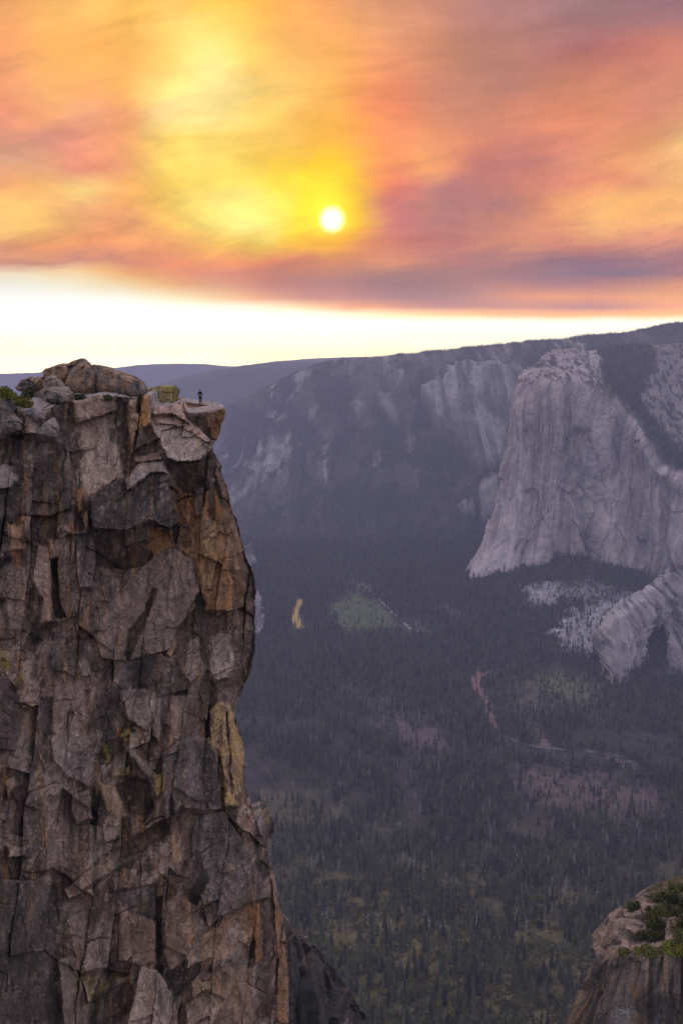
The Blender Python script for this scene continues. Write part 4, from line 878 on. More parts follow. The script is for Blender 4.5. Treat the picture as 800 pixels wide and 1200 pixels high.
def near_cliff():
    step = 0.55
    cols = np.arange(-30, 262, step); nW = 46
    rowsF = np.concatenate([np.arange(0, 1, 0.0) if False else np.linspace(0, 1, 1380)])
    nu, nv = len(cols) + nW, len(rowsF)
    s = np.linspace(0, 1, len(cols))
    PY = np.zeros((nv, nu)); PX = np.zeros((nv, nu)); back = np.zeros((nv, nu))
    bottom = 1235.0
    # rim for each column; the columns spread so that the last one always lies on the edge of the promontory
    for k in range(nu):
        if k < len(cols): sx = s[k]
        else: sx = 1.0
        x0 = -30 + (262.0 + 30) * sx
        PY[:, k] = rimy(x0) + (bottom - rimy(x0)) * rowsF
        e = edge(PY[:, k])
        PX[:, k] = -30 + (e + 30) * sx
        if k >= len(cols):
            back[:, k] = ((k - len(cols) + 1) / nW) ** 1.4 * 30.0
    a = PX * 0.0925; b = PY * 0.0925
    # silhouette roughness
    jag = 1.6 * fbm(b / 1.1, b * 0 + 0.5, 160, 4) + 0.8 * (voro(b / 0.7, b * 0 + 0.3, 161)[2] - 0.5)
    closeness = np.clip((PX + 30) / (edge(PY) + 30), 0, 1) ** 10
    PX = PX + jag * closeness * sst(485, 500, PY)
    base = cliffY(PX)
    dist_edge = np.clip(edge(PY) - PX, 0, None)
    rnd = 2.6 * (1 - sst(0, 26, dist_edge)) ** 1.5 * sst(520, 560, PY) + 0.4 * (1 - sst(0, 6, dist_edge))
    # facets
    wpx = PX + 2.4 * fbm(a / 2.4, b / 2.4, 165, 4, 0.5) + 0.7 * fbm(a / 0.3, b / 0.3, 166, 3); wpy = PY + 2.4 * fbm(a / 2.4, b / 2.4, 167, 4, 0.5) + 0.7 * fbm(a / 0.3, b / 0.3, 168, 3)
    off = np.zeros_like(PX); rough = np.ones_like(PX)
    groove = np.zeros_like(PX)
    colF = np.zeros(PX.shape + (3,)); colS = np.zeros(PX.shape)
    soft = 5 * fbm(a / 0.8, b / 1.2, 169, 5, 0.6) + 4 * fbm(a / 0.3, b / 2.6, 170, 3)
    lich = fbm(a / 0.5, b / 1.6, 173, 5, 0.65)
    brk = 0.78 + 0.22 * sst(-0.35, 0.1, fbm(a / 0.5, b / 0.8, 172, 5, 0.6))
    vis_g = sst(-0.3, 0.35, fbm(a / 1.5, b / 1.5, 171, 3))
    for poly, o, gx, gy, c, cs, rg in FACETS:
        q = np.array(poly); lo = q.min(0) - 8; hi = q.max(0) + 8
        m = (PX > lo[0]) & (PX < hi[0]) & (PY > lo[1]) & (PY < hi[1])
        if not m.any(): continue
        x = wpx[m]; y = wpy[m]
        d = sdf(poly, x, y); ctr = q.mean(0)
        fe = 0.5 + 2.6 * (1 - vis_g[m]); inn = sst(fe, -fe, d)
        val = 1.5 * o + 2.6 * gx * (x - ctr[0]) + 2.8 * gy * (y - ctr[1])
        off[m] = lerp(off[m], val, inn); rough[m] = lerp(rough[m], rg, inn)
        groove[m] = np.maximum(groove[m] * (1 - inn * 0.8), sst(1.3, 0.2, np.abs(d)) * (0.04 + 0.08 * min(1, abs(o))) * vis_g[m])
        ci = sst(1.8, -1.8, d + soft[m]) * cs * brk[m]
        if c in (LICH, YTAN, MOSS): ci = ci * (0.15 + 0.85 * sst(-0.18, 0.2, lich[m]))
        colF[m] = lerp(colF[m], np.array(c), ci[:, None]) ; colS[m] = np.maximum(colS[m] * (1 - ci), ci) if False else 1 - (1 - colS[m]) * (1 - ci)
    D, r1, q1, scr = block_disp(a, b, rough)
    rimfade = sst(0, 0.006, rowsF)[:, None]
    D = D * lerp(0.35, 1, rimfade)
    wrapf = np.where(back > 0, 0.5, 1.0)
    Yd = base + rnd - (off + D - groove) * wrapf + back
    pts = P(PX, PY, Yd)
    # behind the edge the rock runs back, slightly tucked in behind the skyline edge
    tuck = np.where(back > 0, -0.010 * back - 0.0, 0) * 1.0
    pts[..., 0] += tuck * 3.0
    pts[..., 2] = np.where(back > 0, pts[:, len(cols) - 1:len(cols), 2], pts[..., 2])
    xe = pts[:, len(cols) - 1:len(cols), 0]
    pts[..., 0] = np.where(back > 0, xe - 0.42 * back + 0.3 * fbm(back / 2.0, b / 1.5, 175, 3), pts[..., 0])
    # colour
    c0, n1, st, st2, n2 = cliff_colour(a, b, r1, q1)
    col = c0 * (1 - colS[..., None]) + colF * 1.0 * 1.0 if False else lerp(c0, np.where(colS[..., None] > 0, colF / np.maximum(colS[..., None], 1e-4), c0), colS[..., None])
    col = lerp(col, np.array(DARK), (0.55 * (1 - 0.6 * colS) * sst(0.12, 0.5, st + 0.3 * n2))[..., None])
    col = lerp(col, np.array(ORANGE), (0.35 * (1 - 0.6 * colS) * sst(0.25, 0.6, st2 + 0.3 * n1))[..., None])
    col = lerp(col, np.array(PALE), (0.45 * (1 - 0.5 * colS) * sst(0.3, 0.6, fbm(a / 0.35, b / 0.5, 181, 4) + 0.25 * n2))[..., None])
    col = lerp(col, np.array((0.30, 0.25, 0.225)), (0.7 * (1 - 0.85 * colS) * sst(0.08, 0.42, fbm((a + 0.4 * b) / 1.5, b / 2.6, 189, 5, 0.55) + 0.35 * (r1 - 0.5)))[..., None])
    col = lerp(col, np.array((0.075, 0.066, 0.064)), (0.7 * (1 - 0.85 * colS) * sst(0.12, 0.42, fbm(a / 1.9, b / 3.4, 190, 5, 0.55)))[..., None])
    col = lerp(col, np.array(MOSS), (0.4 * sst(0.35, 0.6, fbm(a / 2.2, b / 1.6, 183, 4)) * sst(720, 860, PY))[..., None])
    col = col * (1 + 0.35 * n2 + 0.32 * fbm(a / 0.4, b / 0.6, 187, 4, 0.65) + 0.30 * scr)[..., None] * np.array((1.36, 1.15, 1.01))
    # rows across the top: from the rim back over the plateau and down the far side
    top_back = [(0.7, -0.4), (2.0, -1.4), (4.0, -2.6), (6.5, -3.8), (9.5, -5.4), (12.0, -6.0), (14, 3.0), (17, 16.0), (24, 60.0)]
    bt = []
    r0 = pts[0]
    px0, _ = proj(r0)
    for dy, dpy in reversed(top_back):
        k = np.clip((px0 - 184) / 16, 0, 1)       # the tip is a narrow ledge
        dyy = dy * lerp(1.0, 0.55, k)
        q = r0.copy(); q[:, 1] += dyy; q[:, 0] -= k * (0.16 * dyy if dpy <= 0 else 0.16 * 6.6 + 1.1 * (dyy - 6.6))
        z_here = H - (H - r0[:, 2]) * 1.0
        rise = -dpy * lerp(0.13, 0.24, np.clip((95 - px0) / 15, 0, 1)) if dpy <= 0 else -dpy * 0.35
        q[:, 2] = z_here + lerp(rise, 0.022 * dy if dpy <= 0 else rise, k) + 0.12 * fbm(q[:, 0] / 0.8, q[:, 1] / 0.8, 177, 4) + 0.1 * fbm(q[:, 0] / 0.3, q[:, 1] / 0.3, 178, 3)
        bt.append(q)
    bt = np.array(bt)
    fine = resample(bt, 70, nu) if False else np.stack([np.stack([np.interp(np.linspace(0, len(bt) - 1, 70), range(len(bt)), bt[:, i, c]) for i in range(nu)], 1) for c in range(3)], -1)
    fine[..., 2] += 0.10 * fbm(fine[..., 0] / 0.7, fine[..., 1] / 0.7, 179, 4)
    tn = fbm(fine[..., 0] / 1.2, fine[..., 1] / 1.2, 185, 4)
    tcol = lerp(np.array(PINK), np.array(GREY), sst(-0.3, 0.3, tn)[..., None]) * (1 + 0.3 * fbm(fine[..., 0] / 0.4, fine[..., 1] / 0.4, 186, 3))[..., None]
    allp = np.concatenate([fine, pts]); allc = np.concatenate([tcol, col])
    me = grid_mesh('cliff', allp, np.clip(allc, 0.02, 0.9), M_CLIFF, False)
    tag(link('cliff', me), 'towering brown granite cliff with an overhanging ledge at its tip', 'cliff', kind='structure')
    return allp
CLIFF = near_cliff()

# ================================================================== BOULDERS ON THE CLIFF TOP
ICO = None
def ico(sub=5):
    bm = bmesh.new(); bmesh.ops.create_icosphere(bm, subdivisions=sub, radius=1.0)
    v = np.array([w.co[:] for w in bm.verts]); f = [[w.index for w in p.verts] for p in bm.faces]; bm.free(); return v, f
ICO = ico(6)
def boulder(poly, Y, depth, col, seed, label, cuts=7, group=None, col2=None):
    q = np.array(poly, float); c = (q.min(0) + q.max(0)) / 2
    v, f = ICO; rng = np.random.default_rng(seed)
    k = Y / F * 1.0
    th = np.arctan2(-v[:, 2], v[:, 0])           # image angle (y down)
    # radial extent of the outline from its centre
    ta = np.linspace(-math.pi, math.pi, 361); ra = []
    for t in ta:
        dx, dy = math.cos(t), math.sin(t); best = 0.5
        for i in range(len(q)):
            a = q[i] - c; b = q[(i + 1) % len(q)] - c; e = b - a
            den = dx * e[1] - dy * e[0]
            if abs(den) < 1e-9: continue
            s = (a[0] * e[1] - a[1] * e[0]) / den; u = (a[0] * dy - a[1] * dx) / den
            if s > 0 and -1e-6 <= u <= 1 + 1e-6: best = max(best, s)
        ra.append(best)
    r = np.interp(th, ta, ra)
    m = np.hypot(v[:, 0], v[:, 2]) ** 0.55
    m = m / 1.0
    ip = P(c[0] + r * m * np.cos(th), c[1] + r * m * np.sin(th), np.full(len(v), Y))
    p = ip.copy()
    ctr = P(c[0], c[1], Y)
    p[:, 1] = Y + depth * np.sign(v[:, 1]) * np.abs(v[:, 1]) ** 0.8
    # flat joint faces on the side towards the viewer
    loc = p - ctr
    for i in range(cuts + 5):
        n = rng.normal(size=3); n[1] = -abs(n[1]) - 0.35; n /= np.linalg.norm(n)
        ext = (loc @ n).max(); d = ext * rng.uniform(0.62, 0.9)
        over = loc @ n - d
        loc = loc - np.outer(np.clip(over, 0, None) * 0.93, n) * np.array([0.3, 1.15, 0.3])
    a = loc[:, 0] + 31 * seed; b = loc[:, 2] + 0.6 * loc[:, 1]
    nn_ = v / np.linalg.norm(v, axis=1, keepdims=True)
    g1, g2, q1, q2, q3, ox, oy = voro(a / 1.1 + 0.2 * fbm(a, b, seed), b / 0.9, seed + 3)
    disp = 0.16 * fbm(a / 1.2, b / 1.2, seed + 4, 4) + 0.12 * fbm(a / 0.35, b / 0.35, seed + 5, 5, 0.6) + 0.26 * (q1 - 0.5) - 0.06 * sst(0.07, 0, g2 - g1)
    loc = loc + nn_ * disp[:, None] * np.array([0.6, 1, 0.6])
    n1 = fbm(a / 0.9, b / 0.9, seed + 7, 4); st = fbm(a / 0.5, b / 2.5, seed + 8, 4)
    cc = np.array(col, float) + np.zeros((len(v), 1))
    if col2 is not None: cc = lerp(cc, np.array(col2), sst(-0.15, 0.25, n1 + 0.5 * st)[:, None])
    cc = lerp(cc, np.array(DARK), (0.6 * sst(0.15, 0.5, st))[:, None])
    cc = lerp(cc, np.array(PALE), (0.4 * sst(0.3, 0.6, fbm(a / 0.3, b / 0.3, seed + 9, 3)))[:, None])
    me = bpy.data.meshes.new('boulder'); me.from_pydata([tuple(x) for x in loc], [], f); me.materials.append(M_BOULDER)
    set_col(me, np.clip(cc, 0.02, 1)); me.update()
    o = link('boulder', me); o.location = ctr
    tag(o, label, 'boulder', group)
    return o
G = 'boulders on the cliff top'
BR2 = (0.27, 0.165, 0.105); BGR = (0.215, 0.163, 0.132)
boulder([(50, 441), (52, 434), (62, 429), (73, 425), (83, 426), (84, 448), (76, 455), (60, 450)], 93.5, 2.0, BR2, 201, 'left block of the tallest brown boulder pile', 8, G, TAN)
boulder([(80, 428), (86, 424), (97, 420), (103, 423), (108, 430), (114, 438), (115, 454), (112, 466), (100, 468), (88, 464), (80, 452)], 93.2, 2.2, BR2, 202, 'tallest angular brown boulder, the highest point of the cliff top', 9, G, (0.2, 0.15, 0.125))
boulder([(78, 430), (84, 424.5), (98, 419.5), (102, 422), (97, 425), (88, 428.5)], 93.6, 1.6, TAN, 203, 'thin sloping slab capping the tallest brown boulder', 4, G, BR2)
boulder([(106, 432), (112, 427), (128, 430), (142, 437), (155, 440), (166, 447), (172, 455), (171, 461), (158, 466), (140, 469), (126, 468), (108, 467), (105, 452)], 93.8, 2.6, BR2, 204, 'long rounded brown boulder drooping right over the cliff face', 5, G, (0.17, 0.135, 0.12))
boulder([(39, 466), (44, 460), (55, 454), (64, 452), (78, 453), (86, 460), (85, 470), (75, 475), (55, 475), (44, 473)], 88.5, 1.6, BGR, 205, 'grey striped boulder in front of the brown boulder pile', 5, G, DARK)
boulder([(51, 451), (55, 442), (64, 441), (71, 446), (76, 452), (66, 456), (54, 456)], 90.5, 1.1, BGR, 206, 'pale grey boulder wedged above the striped one', 4, G, BR2)
boulder([(20, 455), (27, 444), (36, 440), (41, 444), (46, 453), (44, 460), (30, 460)], 92.0, 1.3, BR2, 207, 'small pointed brown boulder behind the green shrubs', 5, G, DARK)
boulder([(39, 450), (44, 443), (50, 441.5), (52, 450), (50, 458), (42, 458)], 92.5, 1.0, BR2, 208, 'small brown boulder against the left foot of the tallest pile', 4, G)
boulder([(-12, 480), (-8, 466), (3, 462), (10, 465), (15, 474), (15, 484), (4, 487), (-10, 487)], 81.0, 1.2, BGR, 209, 'round grey boulder at the left frame edge under the shrubs', 4, G, SLATE)
boulder([(14, 481), (20, 476), (30, 478), (40, 478), (49, 483), (51, 491), (38, 496), (22, 494)], 83.2, 1.0, (0.26, 0.215, 0.19), 210, 'flat pale layered boulder right below the green shrubs', 4, G, SLATE)
boulder([(-12, 490), (3, 483), (15, 485), (25, 496), (24, 504), (12, 510), (-2, 516), (-12, 516)], 80.2, 1.3, DBROWN, 211, 'dark cracked block below the round grey boulder', 6, G, BGR)
boulder([(30, 513), (40, 501), (52, 494), (64, 488), (68, 500), (68, 514), (50, 520), (34, 520)], 84.0, 1.3, (0.27, 0.21, 0.18), 212, 'wedge shaped light brown block resting on the dark wall', 7, G, BROWN)
boulder([(172, 458), (178, 454), (190, 452), (205, 452), (208.5, 457), (208, 471), (196, 476), (180, 480), (174, 476)], 97.0, 2.0, (0.24, 0.175, 0.09), 213, 'squared block with yellow lichen next to the tip ledge', 6, G, (0.25, 0.20, 0.06))

# ================================================================== LOWER SPUR AND RIGHT OUTCROP
def rock_patch(name, label, rows, seed, nv, nu, scale, colfn, mat, amp=1.0, cat='rock'):
    p = resample(net(rows), nv, nu)
    nrm = normals(p); nrm *= np.where((nrm[..., 1:2] - nrm[..., 2:3] * 0.5) > 0, -1, 1)
    la = np.concatenate([np.zeros((nv, 1)), np.cumsum(np.linalg.norm(np.diff(p, axis=1), axis=-1), 1)], 1); lb = np.concatenate([np.zeros((1, nu)), np.cumsum(np.linalg.norm(np.diff(p, axis=0), axis=-1), 0)], 0)
    a = la.mean(0, keepdims=True) / scale + 0 * lb + 13 * seed; b = -lb / scale
    D, r1, q1, gap = block_disp(a, -b, np.full(a.shape, 0.9), 0.04)
    ed = sst(0, 0.05, np.linspace(0, 1, nu)) * sst(1, 0.95, np.linspace(0, 1, nu)); ev = sst(0, 0.05, np.linspace(0, 1, nv)) * sst(1, 0.95, np.linspace(0, 1, nv))
    p = p + nrm * (D * scale * amp * (0.12 + 0.88 * ed[None, :] * ev[:, None]))[..., None]
    px, py = proj(p)
    col = colfn(a, -b, r1, q1, px, py)
    tag(link(name, grid_mesh(name, p, np.clip(col, 0.02, 1), mat, False)), label, cat, kind='structure')
    return p, px, py

def spur_col(a, b, r1, q1, px, py):
    c, n1, st, st2, n2 = cliff_colour(a, b, r1, q1, 20)
    c = lerp(c * 0.5, np.array(SLATE) * 0.5, 0.7)
    return lerp(c, np.array(PINK), (0.5 * sst(0.25, 0.5, n2 + n1))[..., None])
rock_patch('rock_spur', 'dark jagged rock spur at the foot of the cliff', [
 [(300, 1060, 135), (334, 1074, 135), (342, 1088, 135), (362, 1104, 137), (384, 1126, 140), (402, 1150, 143), (420, 1178, 146), (434, 1215, 150), (440, 1240, 152)],
 [(300, 1090, 127), (330, 1096, 127), (344, 1104, 127), (362, 1120, 130), (382, 1140, 133), (398, 1162, 137), (412, 1186, 141), (424, 1222, 146), (430, 1245, 149)],
 [(300, 1130, 124), (330, 1134, 123), (344, 1140, 122), (360, 1152, 124), (376, 1170, 128), (390, 1186, 132), (402, 1206, 137), (414, 1230, 142), (420, 1250, 146)],
 [(300, 1180, 122), (330, 1182, 121), (344, 1186, 120), (358, 1192, 121), (372, 1204, 124), (384, 1214, 128), (396, 1226, 133), (408, 1240, 138), (414, 1256, 143)],
 [(300, 1240, 121), (330, 1240, 120), (344, 1240, 119), (356, 1242, 120), (368, 1246, 122), (380, 1250, 126), (392, 1254, 131), (404, 1258, 136), (410, 1264, 141)]],
 3, 300, 330, 1.6, spur_col, M_OUT, 0.55)
rock_patch('rock_shoulder', 'pale broken shoulder of rock behind the cliff edge', [
 [(270, 950, 190), (296, 944, 190), (305, 940, 190), (312, 943, 190), (317, 955, 192), (322, 975, 195)],
 [(270, 965, 180), (296, 958, 180), (303, 953, 180), (310, 956, 181), (314, 968, 183), (318, 985, 186)],
 [(270, 990, 172), (296, 985, 172), (302, 985, 172), (307, 988, 173), (310, 995, 176), (313, 1010, 180)],
 [(270, 1030, 168), (296, 1030, 168), (302, 1030, 168), (306, 1030, 169), (308, 1035, 172), (310, 1040, 176)]],
 5, 90, 90, 1.2, lambda a, b, r1, q1, px, py: cliff_colour(a, b, r1, q1, 30)[0] * 0.8, M_OUT, 0.5)

OUT_ROWS = [
 [(690, 1118, 168), (716, 1090, 168), (740, 1066, 168), (762, 1050, 168), (782, 1040, 168), (800, 1030, 168), (830, 1018, 168), (880, 1010, 168)],
 [(697, 1106, 160), (701, 1088, 160), (718, 1073, 160), (737, 1060, 160), (752, 1047, 161), (776, 1036, 162), (812, 1026, 162), (880, 1018, 162)],
 [(696, 1114, 154), (704, 1096, 153), (722, 1082, 153), (742, 1072, 153), (762, 1064, 154), (786, 1056, 155), (818, 1048, 155), (880, 1040, 155)],
 [(699, 1122, 149), (714, 1108, 147), (730, 1098, 146), (748, 1092, 146), (768, 1086, 146), (792, 1080, 146), (822, 1074, 146), (880, 1066, 146)],
 [(700, 1130, 146), (715, 1119, 142), (733, 1113, 140), (751, 1112, 139), (772, 1112, 138), (796, 1112, 137), (824, 1112, 137), (880, 1110, 137)],
 [(693, 1140, 145), (708, 1130, 140), (729, 1128, 138), (751, 1128, 137), (772, 1126, 136), (796, 1126, 135.5), (824, 1126, 135.5), (880, 1126, 135.5)],
 [(681, 1158, 144), (700, 1155, 139), (724, 1155, 137), (749, 1157, 136), (772, 1158, 135), (796, 1158, 135), (824, 1158, 135), (880, 1158, 135)],
 [(668, 1184, 143), (690, 1186, 138), (718, 1188, 136), (747, 1190, 135.5), (772, 1190, 135), (796, 1190, 135), (824, 1190, 135), (880, 1190, 135)],
 [(655, 1225, 142), (680, 1230, 137), (712, 1234, 135.5), (745, 1236, 135), (772, 1236, 135), (796, 1236, 135), (824, 1236, 135), (880, 1236, 135)]]
def out_col(a, b, r1, q1, px, py):
    c, n1, st, st2, n2 = cliff_colour(a, b, r1, q1, 40)
    c = c * 0.95
    top = sst(1122, 1108, py - 0.0 * px + 4 * n1)
    c = lerp(c, lerp(np.array((0.27, 0.205, 0.17)), np.array((0.15, 0.12, 0.105)), sst(-0.2, 0.3, n2)[..., None]), (0.85 * top)[..., None])
    c = lerp(c, np.array((0.085, 0.075, 0.03)), (top * 0.8 * sst(745, 790, px + 30 * n1 - 0.6 * (py - 1060)))[..., None])
    wall = sst(745, 760, px) * sst(1116, 1124, py)
    c = lerp(c, np.array((0.34, 0.215, 0.14)), (wall * 0.9 * sst(-0.25, 0.2, st2))[..., None])
    c = lerp(c, np.array(DARK) * 1.1, (wall * 0.8 * sst(-0.05, 0.3, st))[..., None])
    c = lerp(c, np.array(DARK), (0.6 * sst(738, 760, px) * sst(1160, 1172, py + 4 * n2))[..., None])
    return c
OUT = rock_patch('rock_outcrop', 'brown granite outcrop with brush on top in the lower right corner', OUT_ROWS, 7, 420, 400, 1.25, out_col, M_OUT, 0.62)

# ================================================================== SHRUBS
def leaf_cloud(n, rx, ry, rz, size, seed, mat, lumps=7):
    rng = np.random.default_rng(seed)
    c = rng.normal(size=(lumps, 3)); c /= np.linalg.norm(c, axis=1, keepdims=True); c *= rng.uniform(0.2, 0.75, (lumps, 1)); c[:, 2] = np.abs(c[:, 2])
    lr = rng.uniform(0.3, 0.55, lumps)
    k = rng.integers(0, lumps, n); d = rng.normal(size=(n, 3)); d /= np.linalg.norm(d, axis=1, keepdims=True)
    p = c[k] + d * (lr[k] * rng.uniform(0.55, 1.05, n))[:, None]
    p = p * np.array((rx, ry, rz)); p[:, 2] = np.abs(p[:, 2])
    V = []; Fc = []
    for i in range(n):
        t = rng.normal(size=3); t /= np.linalg.norm(t); u = np.cross(t, d[i] + 0.4 * rng.normal(size=3)); u /= np.linalg.norm(u) + 1e-9
        s = size * rng.uniform(0.6, 1.4)
        b = len(V); V += [p[i] - t * s, p[i] + u * s * 0.5, p[i] + t * s, p[i] - u * s * 0.5]; Fc.append((b, b + 1, b + 2, b + 3))
    return poly_mesh('foliage', V, Fc, [mat])
def stem_mesh(rx, rz, seed, mat=None):
    rng = np.random.default_rng(seed); bm = bmesh.new()
    for i in range(6):
        ang = rng.uniform(0, 6.28); tip = Vector((rx * 0.55 * math.cos(ang), rx * 0.55 * math.sin(ang), rz * 0.7))
        q = tip.to_track_quat('Z', 'Y')
        r = bmesh.ops.create_cone(bm, segments=6, radius1=0.07, radius2=0.02, depth=tip.length, cap_ends=True)
        bmesh.ops.transform(bm, matrix=q.to_matrix().to_4x4() @ Matrix.Translation((0, 0, tip.length / 2)), verts=r['verts'])
    me = bpy.data.meshes.new('stem'); bm.to_mesh(me); bm.free(); me.materials.append(M_BARK); return me
def surface_hit(px, py):
    """where the line of sight meets what has been built so far"""
    dg = bpy.context.evaluated_depsgraph_get()
    d = Vector(P(px, py, 1.0) - np.array([0, 0, H])).normalized()
    ok, loc, nor, idx, ob, mt = SC.ray_cast(dg, Vector((0, 0, H)), d)
    return (loc, nor, ob) if ok else (None, None, None)
def shrub(px, py, Y, w, h, mat, seed, label, group, n=900):
    """w, h in pixels at distance Y; py is the foot"""
    k = math.hypot(Y, 0.4 * Y) / F if Y > 110 else Y / F
    o = bpy.data.objects.new('shrub', None); COL.objects.link(o); o.location = P(px, py, Y); o.empty_display_size = 0.3
    rx = w * k / 2 * 1.15; rz = h * k * 1.1
    link('foliage', leaf_cloud(n, rx, rx * 0.9, rz, 0.13 if Y < 110 else 0.2, seed, mat), o)
    link('stem', stem_mesh(rx, rz, seed + 1), o)
    tag(o, label, 'shrub', group)
G2 = 'shrubs on the cliff top'
bpy.context.view_layer.update()
def rooted(px, py, Y, *rest, **kw):
    loc, nor, ob = surface_hit(px, py)
    if loc is not None and loc.y < 115: Y = loc.y + 0.15
    shrub(px, py + 1.5, Y, *rest, **kw)
rooted(24, 475, 84.5, 34, 15, M_BRIGHT, 301, 'brightest yellow green shrub spreading above the pale layered boulder', G2, 2200)
rooted(8, 466, 87.5, 24, 14, M_BRIGHT, 302, 'mid green shrub at the left edge behind the brightest shrub', G2, 1500)
rooted(36, 464, 88.5, 24, 13, M_DARKBUSH, 303, 'darker green shrub beside the grey striped boulder', G2, 1300)
rooted(-8, 463, 90.0, 26, 12, M_DARKBUSH, 304, 'dark low shrub partly cut by the left frame edge', G2, 900)
rooted(94, 468, 90.2, 15, 9, M_DARKBUSH, 305, 'round dark bush below the tallest brown boulder', G2, 900)
rooted(125, 467, 92.0, 13, 7, M_DARKBUSH, 306, 'small dark bush under the long rounded boulder', G2, 700)
G3 = 'shrubs on the lower right outcrop'
bpy.context.view_layer.update()
OS = [(742, 1066, 16, 12, M_DARKBUSH, 'small dark shrub at the left brow of the lower right outcrop'), (773, 1058, 26, 16, M_DARKBUSH, 'round dark shrub just below the crest of the outcrop'),
      (792, 1044, 20, 14, M_SHRUB, 'olive shrub on the crest of the outcrop by the right edge'), (790, 1072, 28, 18, M_DARKBUSH, 'large dark shrub in the middle of the outcrop slope'),
      (766, 1084, 22, 13, M_DARKBUSH, 'dark shrub beside the pale rocks of the outcrop slope'), (752, 1096, 18, 10, M_DARKBUSH, 'low dark shrub in the notch above the ledge lip'),
      (797, 1100, 26, 13, M_SHRUB, 'olive shrub low on the outcrop at the right edge'), (784, 1114, 26, 8, M_BRIGHT, 'bright green low shrub along the ledge above the striped wall'),
      (762, 1116, 26, 7, M_SHRUB, 'flat olive shrub at the left end of the green ledge'), (734, 1116, 16, 6, M_SHRUB, 'tiny olive shrub on the pale shoulder of the outcrop'),
      (806, 1062, 26, 18, M_DARKBUSH, 'dark shrub half outside the right frame edge'), (778, 1100, 18, 9, M_SHRUB, 'small olive shrub between dark shrub and green ledge'),
      (760, 1070, 14, 8, M_SHRUB, 'small olive shrub between the two dark shrubs near the brow'),
      (800, 1084, 30, 16, M_DARKBUSH, 'broad dark shrub at the right edge above the green ledge'), (776, 1072, 22, 14, M_SHRUB, 'olive shrub tucked left of the largest dark shrub'),
      (784, 1052, 18, 11, M_DARKBUSH, 'small dark shrub under the olive crest shrub'), (806, 1116, 26, 8, M_BRIGHT, 'bright green low shrub at the right end of the ledge'),
      (768, 1098, 20, 10, M_DARKBUSH, 'dark shrub right above the green ledge'), (748, 1116, 16, 6, M_BRIGHT, 'small bright green tuft at the corner of the striped wall')]
for i, (x, y, w, h, mt, lb) in enumerate(OS):
    loc, nor, ob = surface_hit(x, y)
    Y = loc.y if loc is not None and loc.y < 220 else 150
    shrub(x, y + 2, Y, w * 1.15, h * 1.1, mt, 320 + 3 * i, lb, G3, 1300)

# ================================================================== THE PERSON ON THE TIP
def skin_chain(name, chains, mat, parent=None, sub=2):
    """chains: list of lists of (x, y, z, r); first point of a later chain may repeat an earlier point to branch"""
    idx = {}; V = []; R = []; E = []
    for ch in chains:
        pr = None
        for (x, y, z, r) in ch:
            key = (round(x, 4), round(y, 4), round(z, 4))
            if key not in idx: idx[key] = len(V); V.append((x, y, z)); R.append(r)
            if pr is not None: E.append((pr, idx[key]))
            pr = idx[key]
    me = bpy.data.meshes.new(name); me.from_pydata(V, E, []); me.update()
    o = bpy.data.objects.new(name, me); COL.objects.link(o)
    md = o.modifiers.new('skin', 'SKIN'); md.use_smooth_shade = True
    sv = me.skin_vertices[0].data
    for i, r in enumerate(R): sv[i].radius = (r, r); sv[i].use_root = (i == 0)
    s = o.modifiers.new('sub', 'SUBSURF'); s.levels = s.render_levels = sub
    bpy.context.view_layer.update()
    m2 = bpy.data.meshes.new_from_object(o.evaluated_get(bpy.context.evaluated_depsgraph_get()))
    bpy.data.objects.remove(o); m2.materials.clear(); m2.materials.append(mat)
    return link(name, m2, parent)
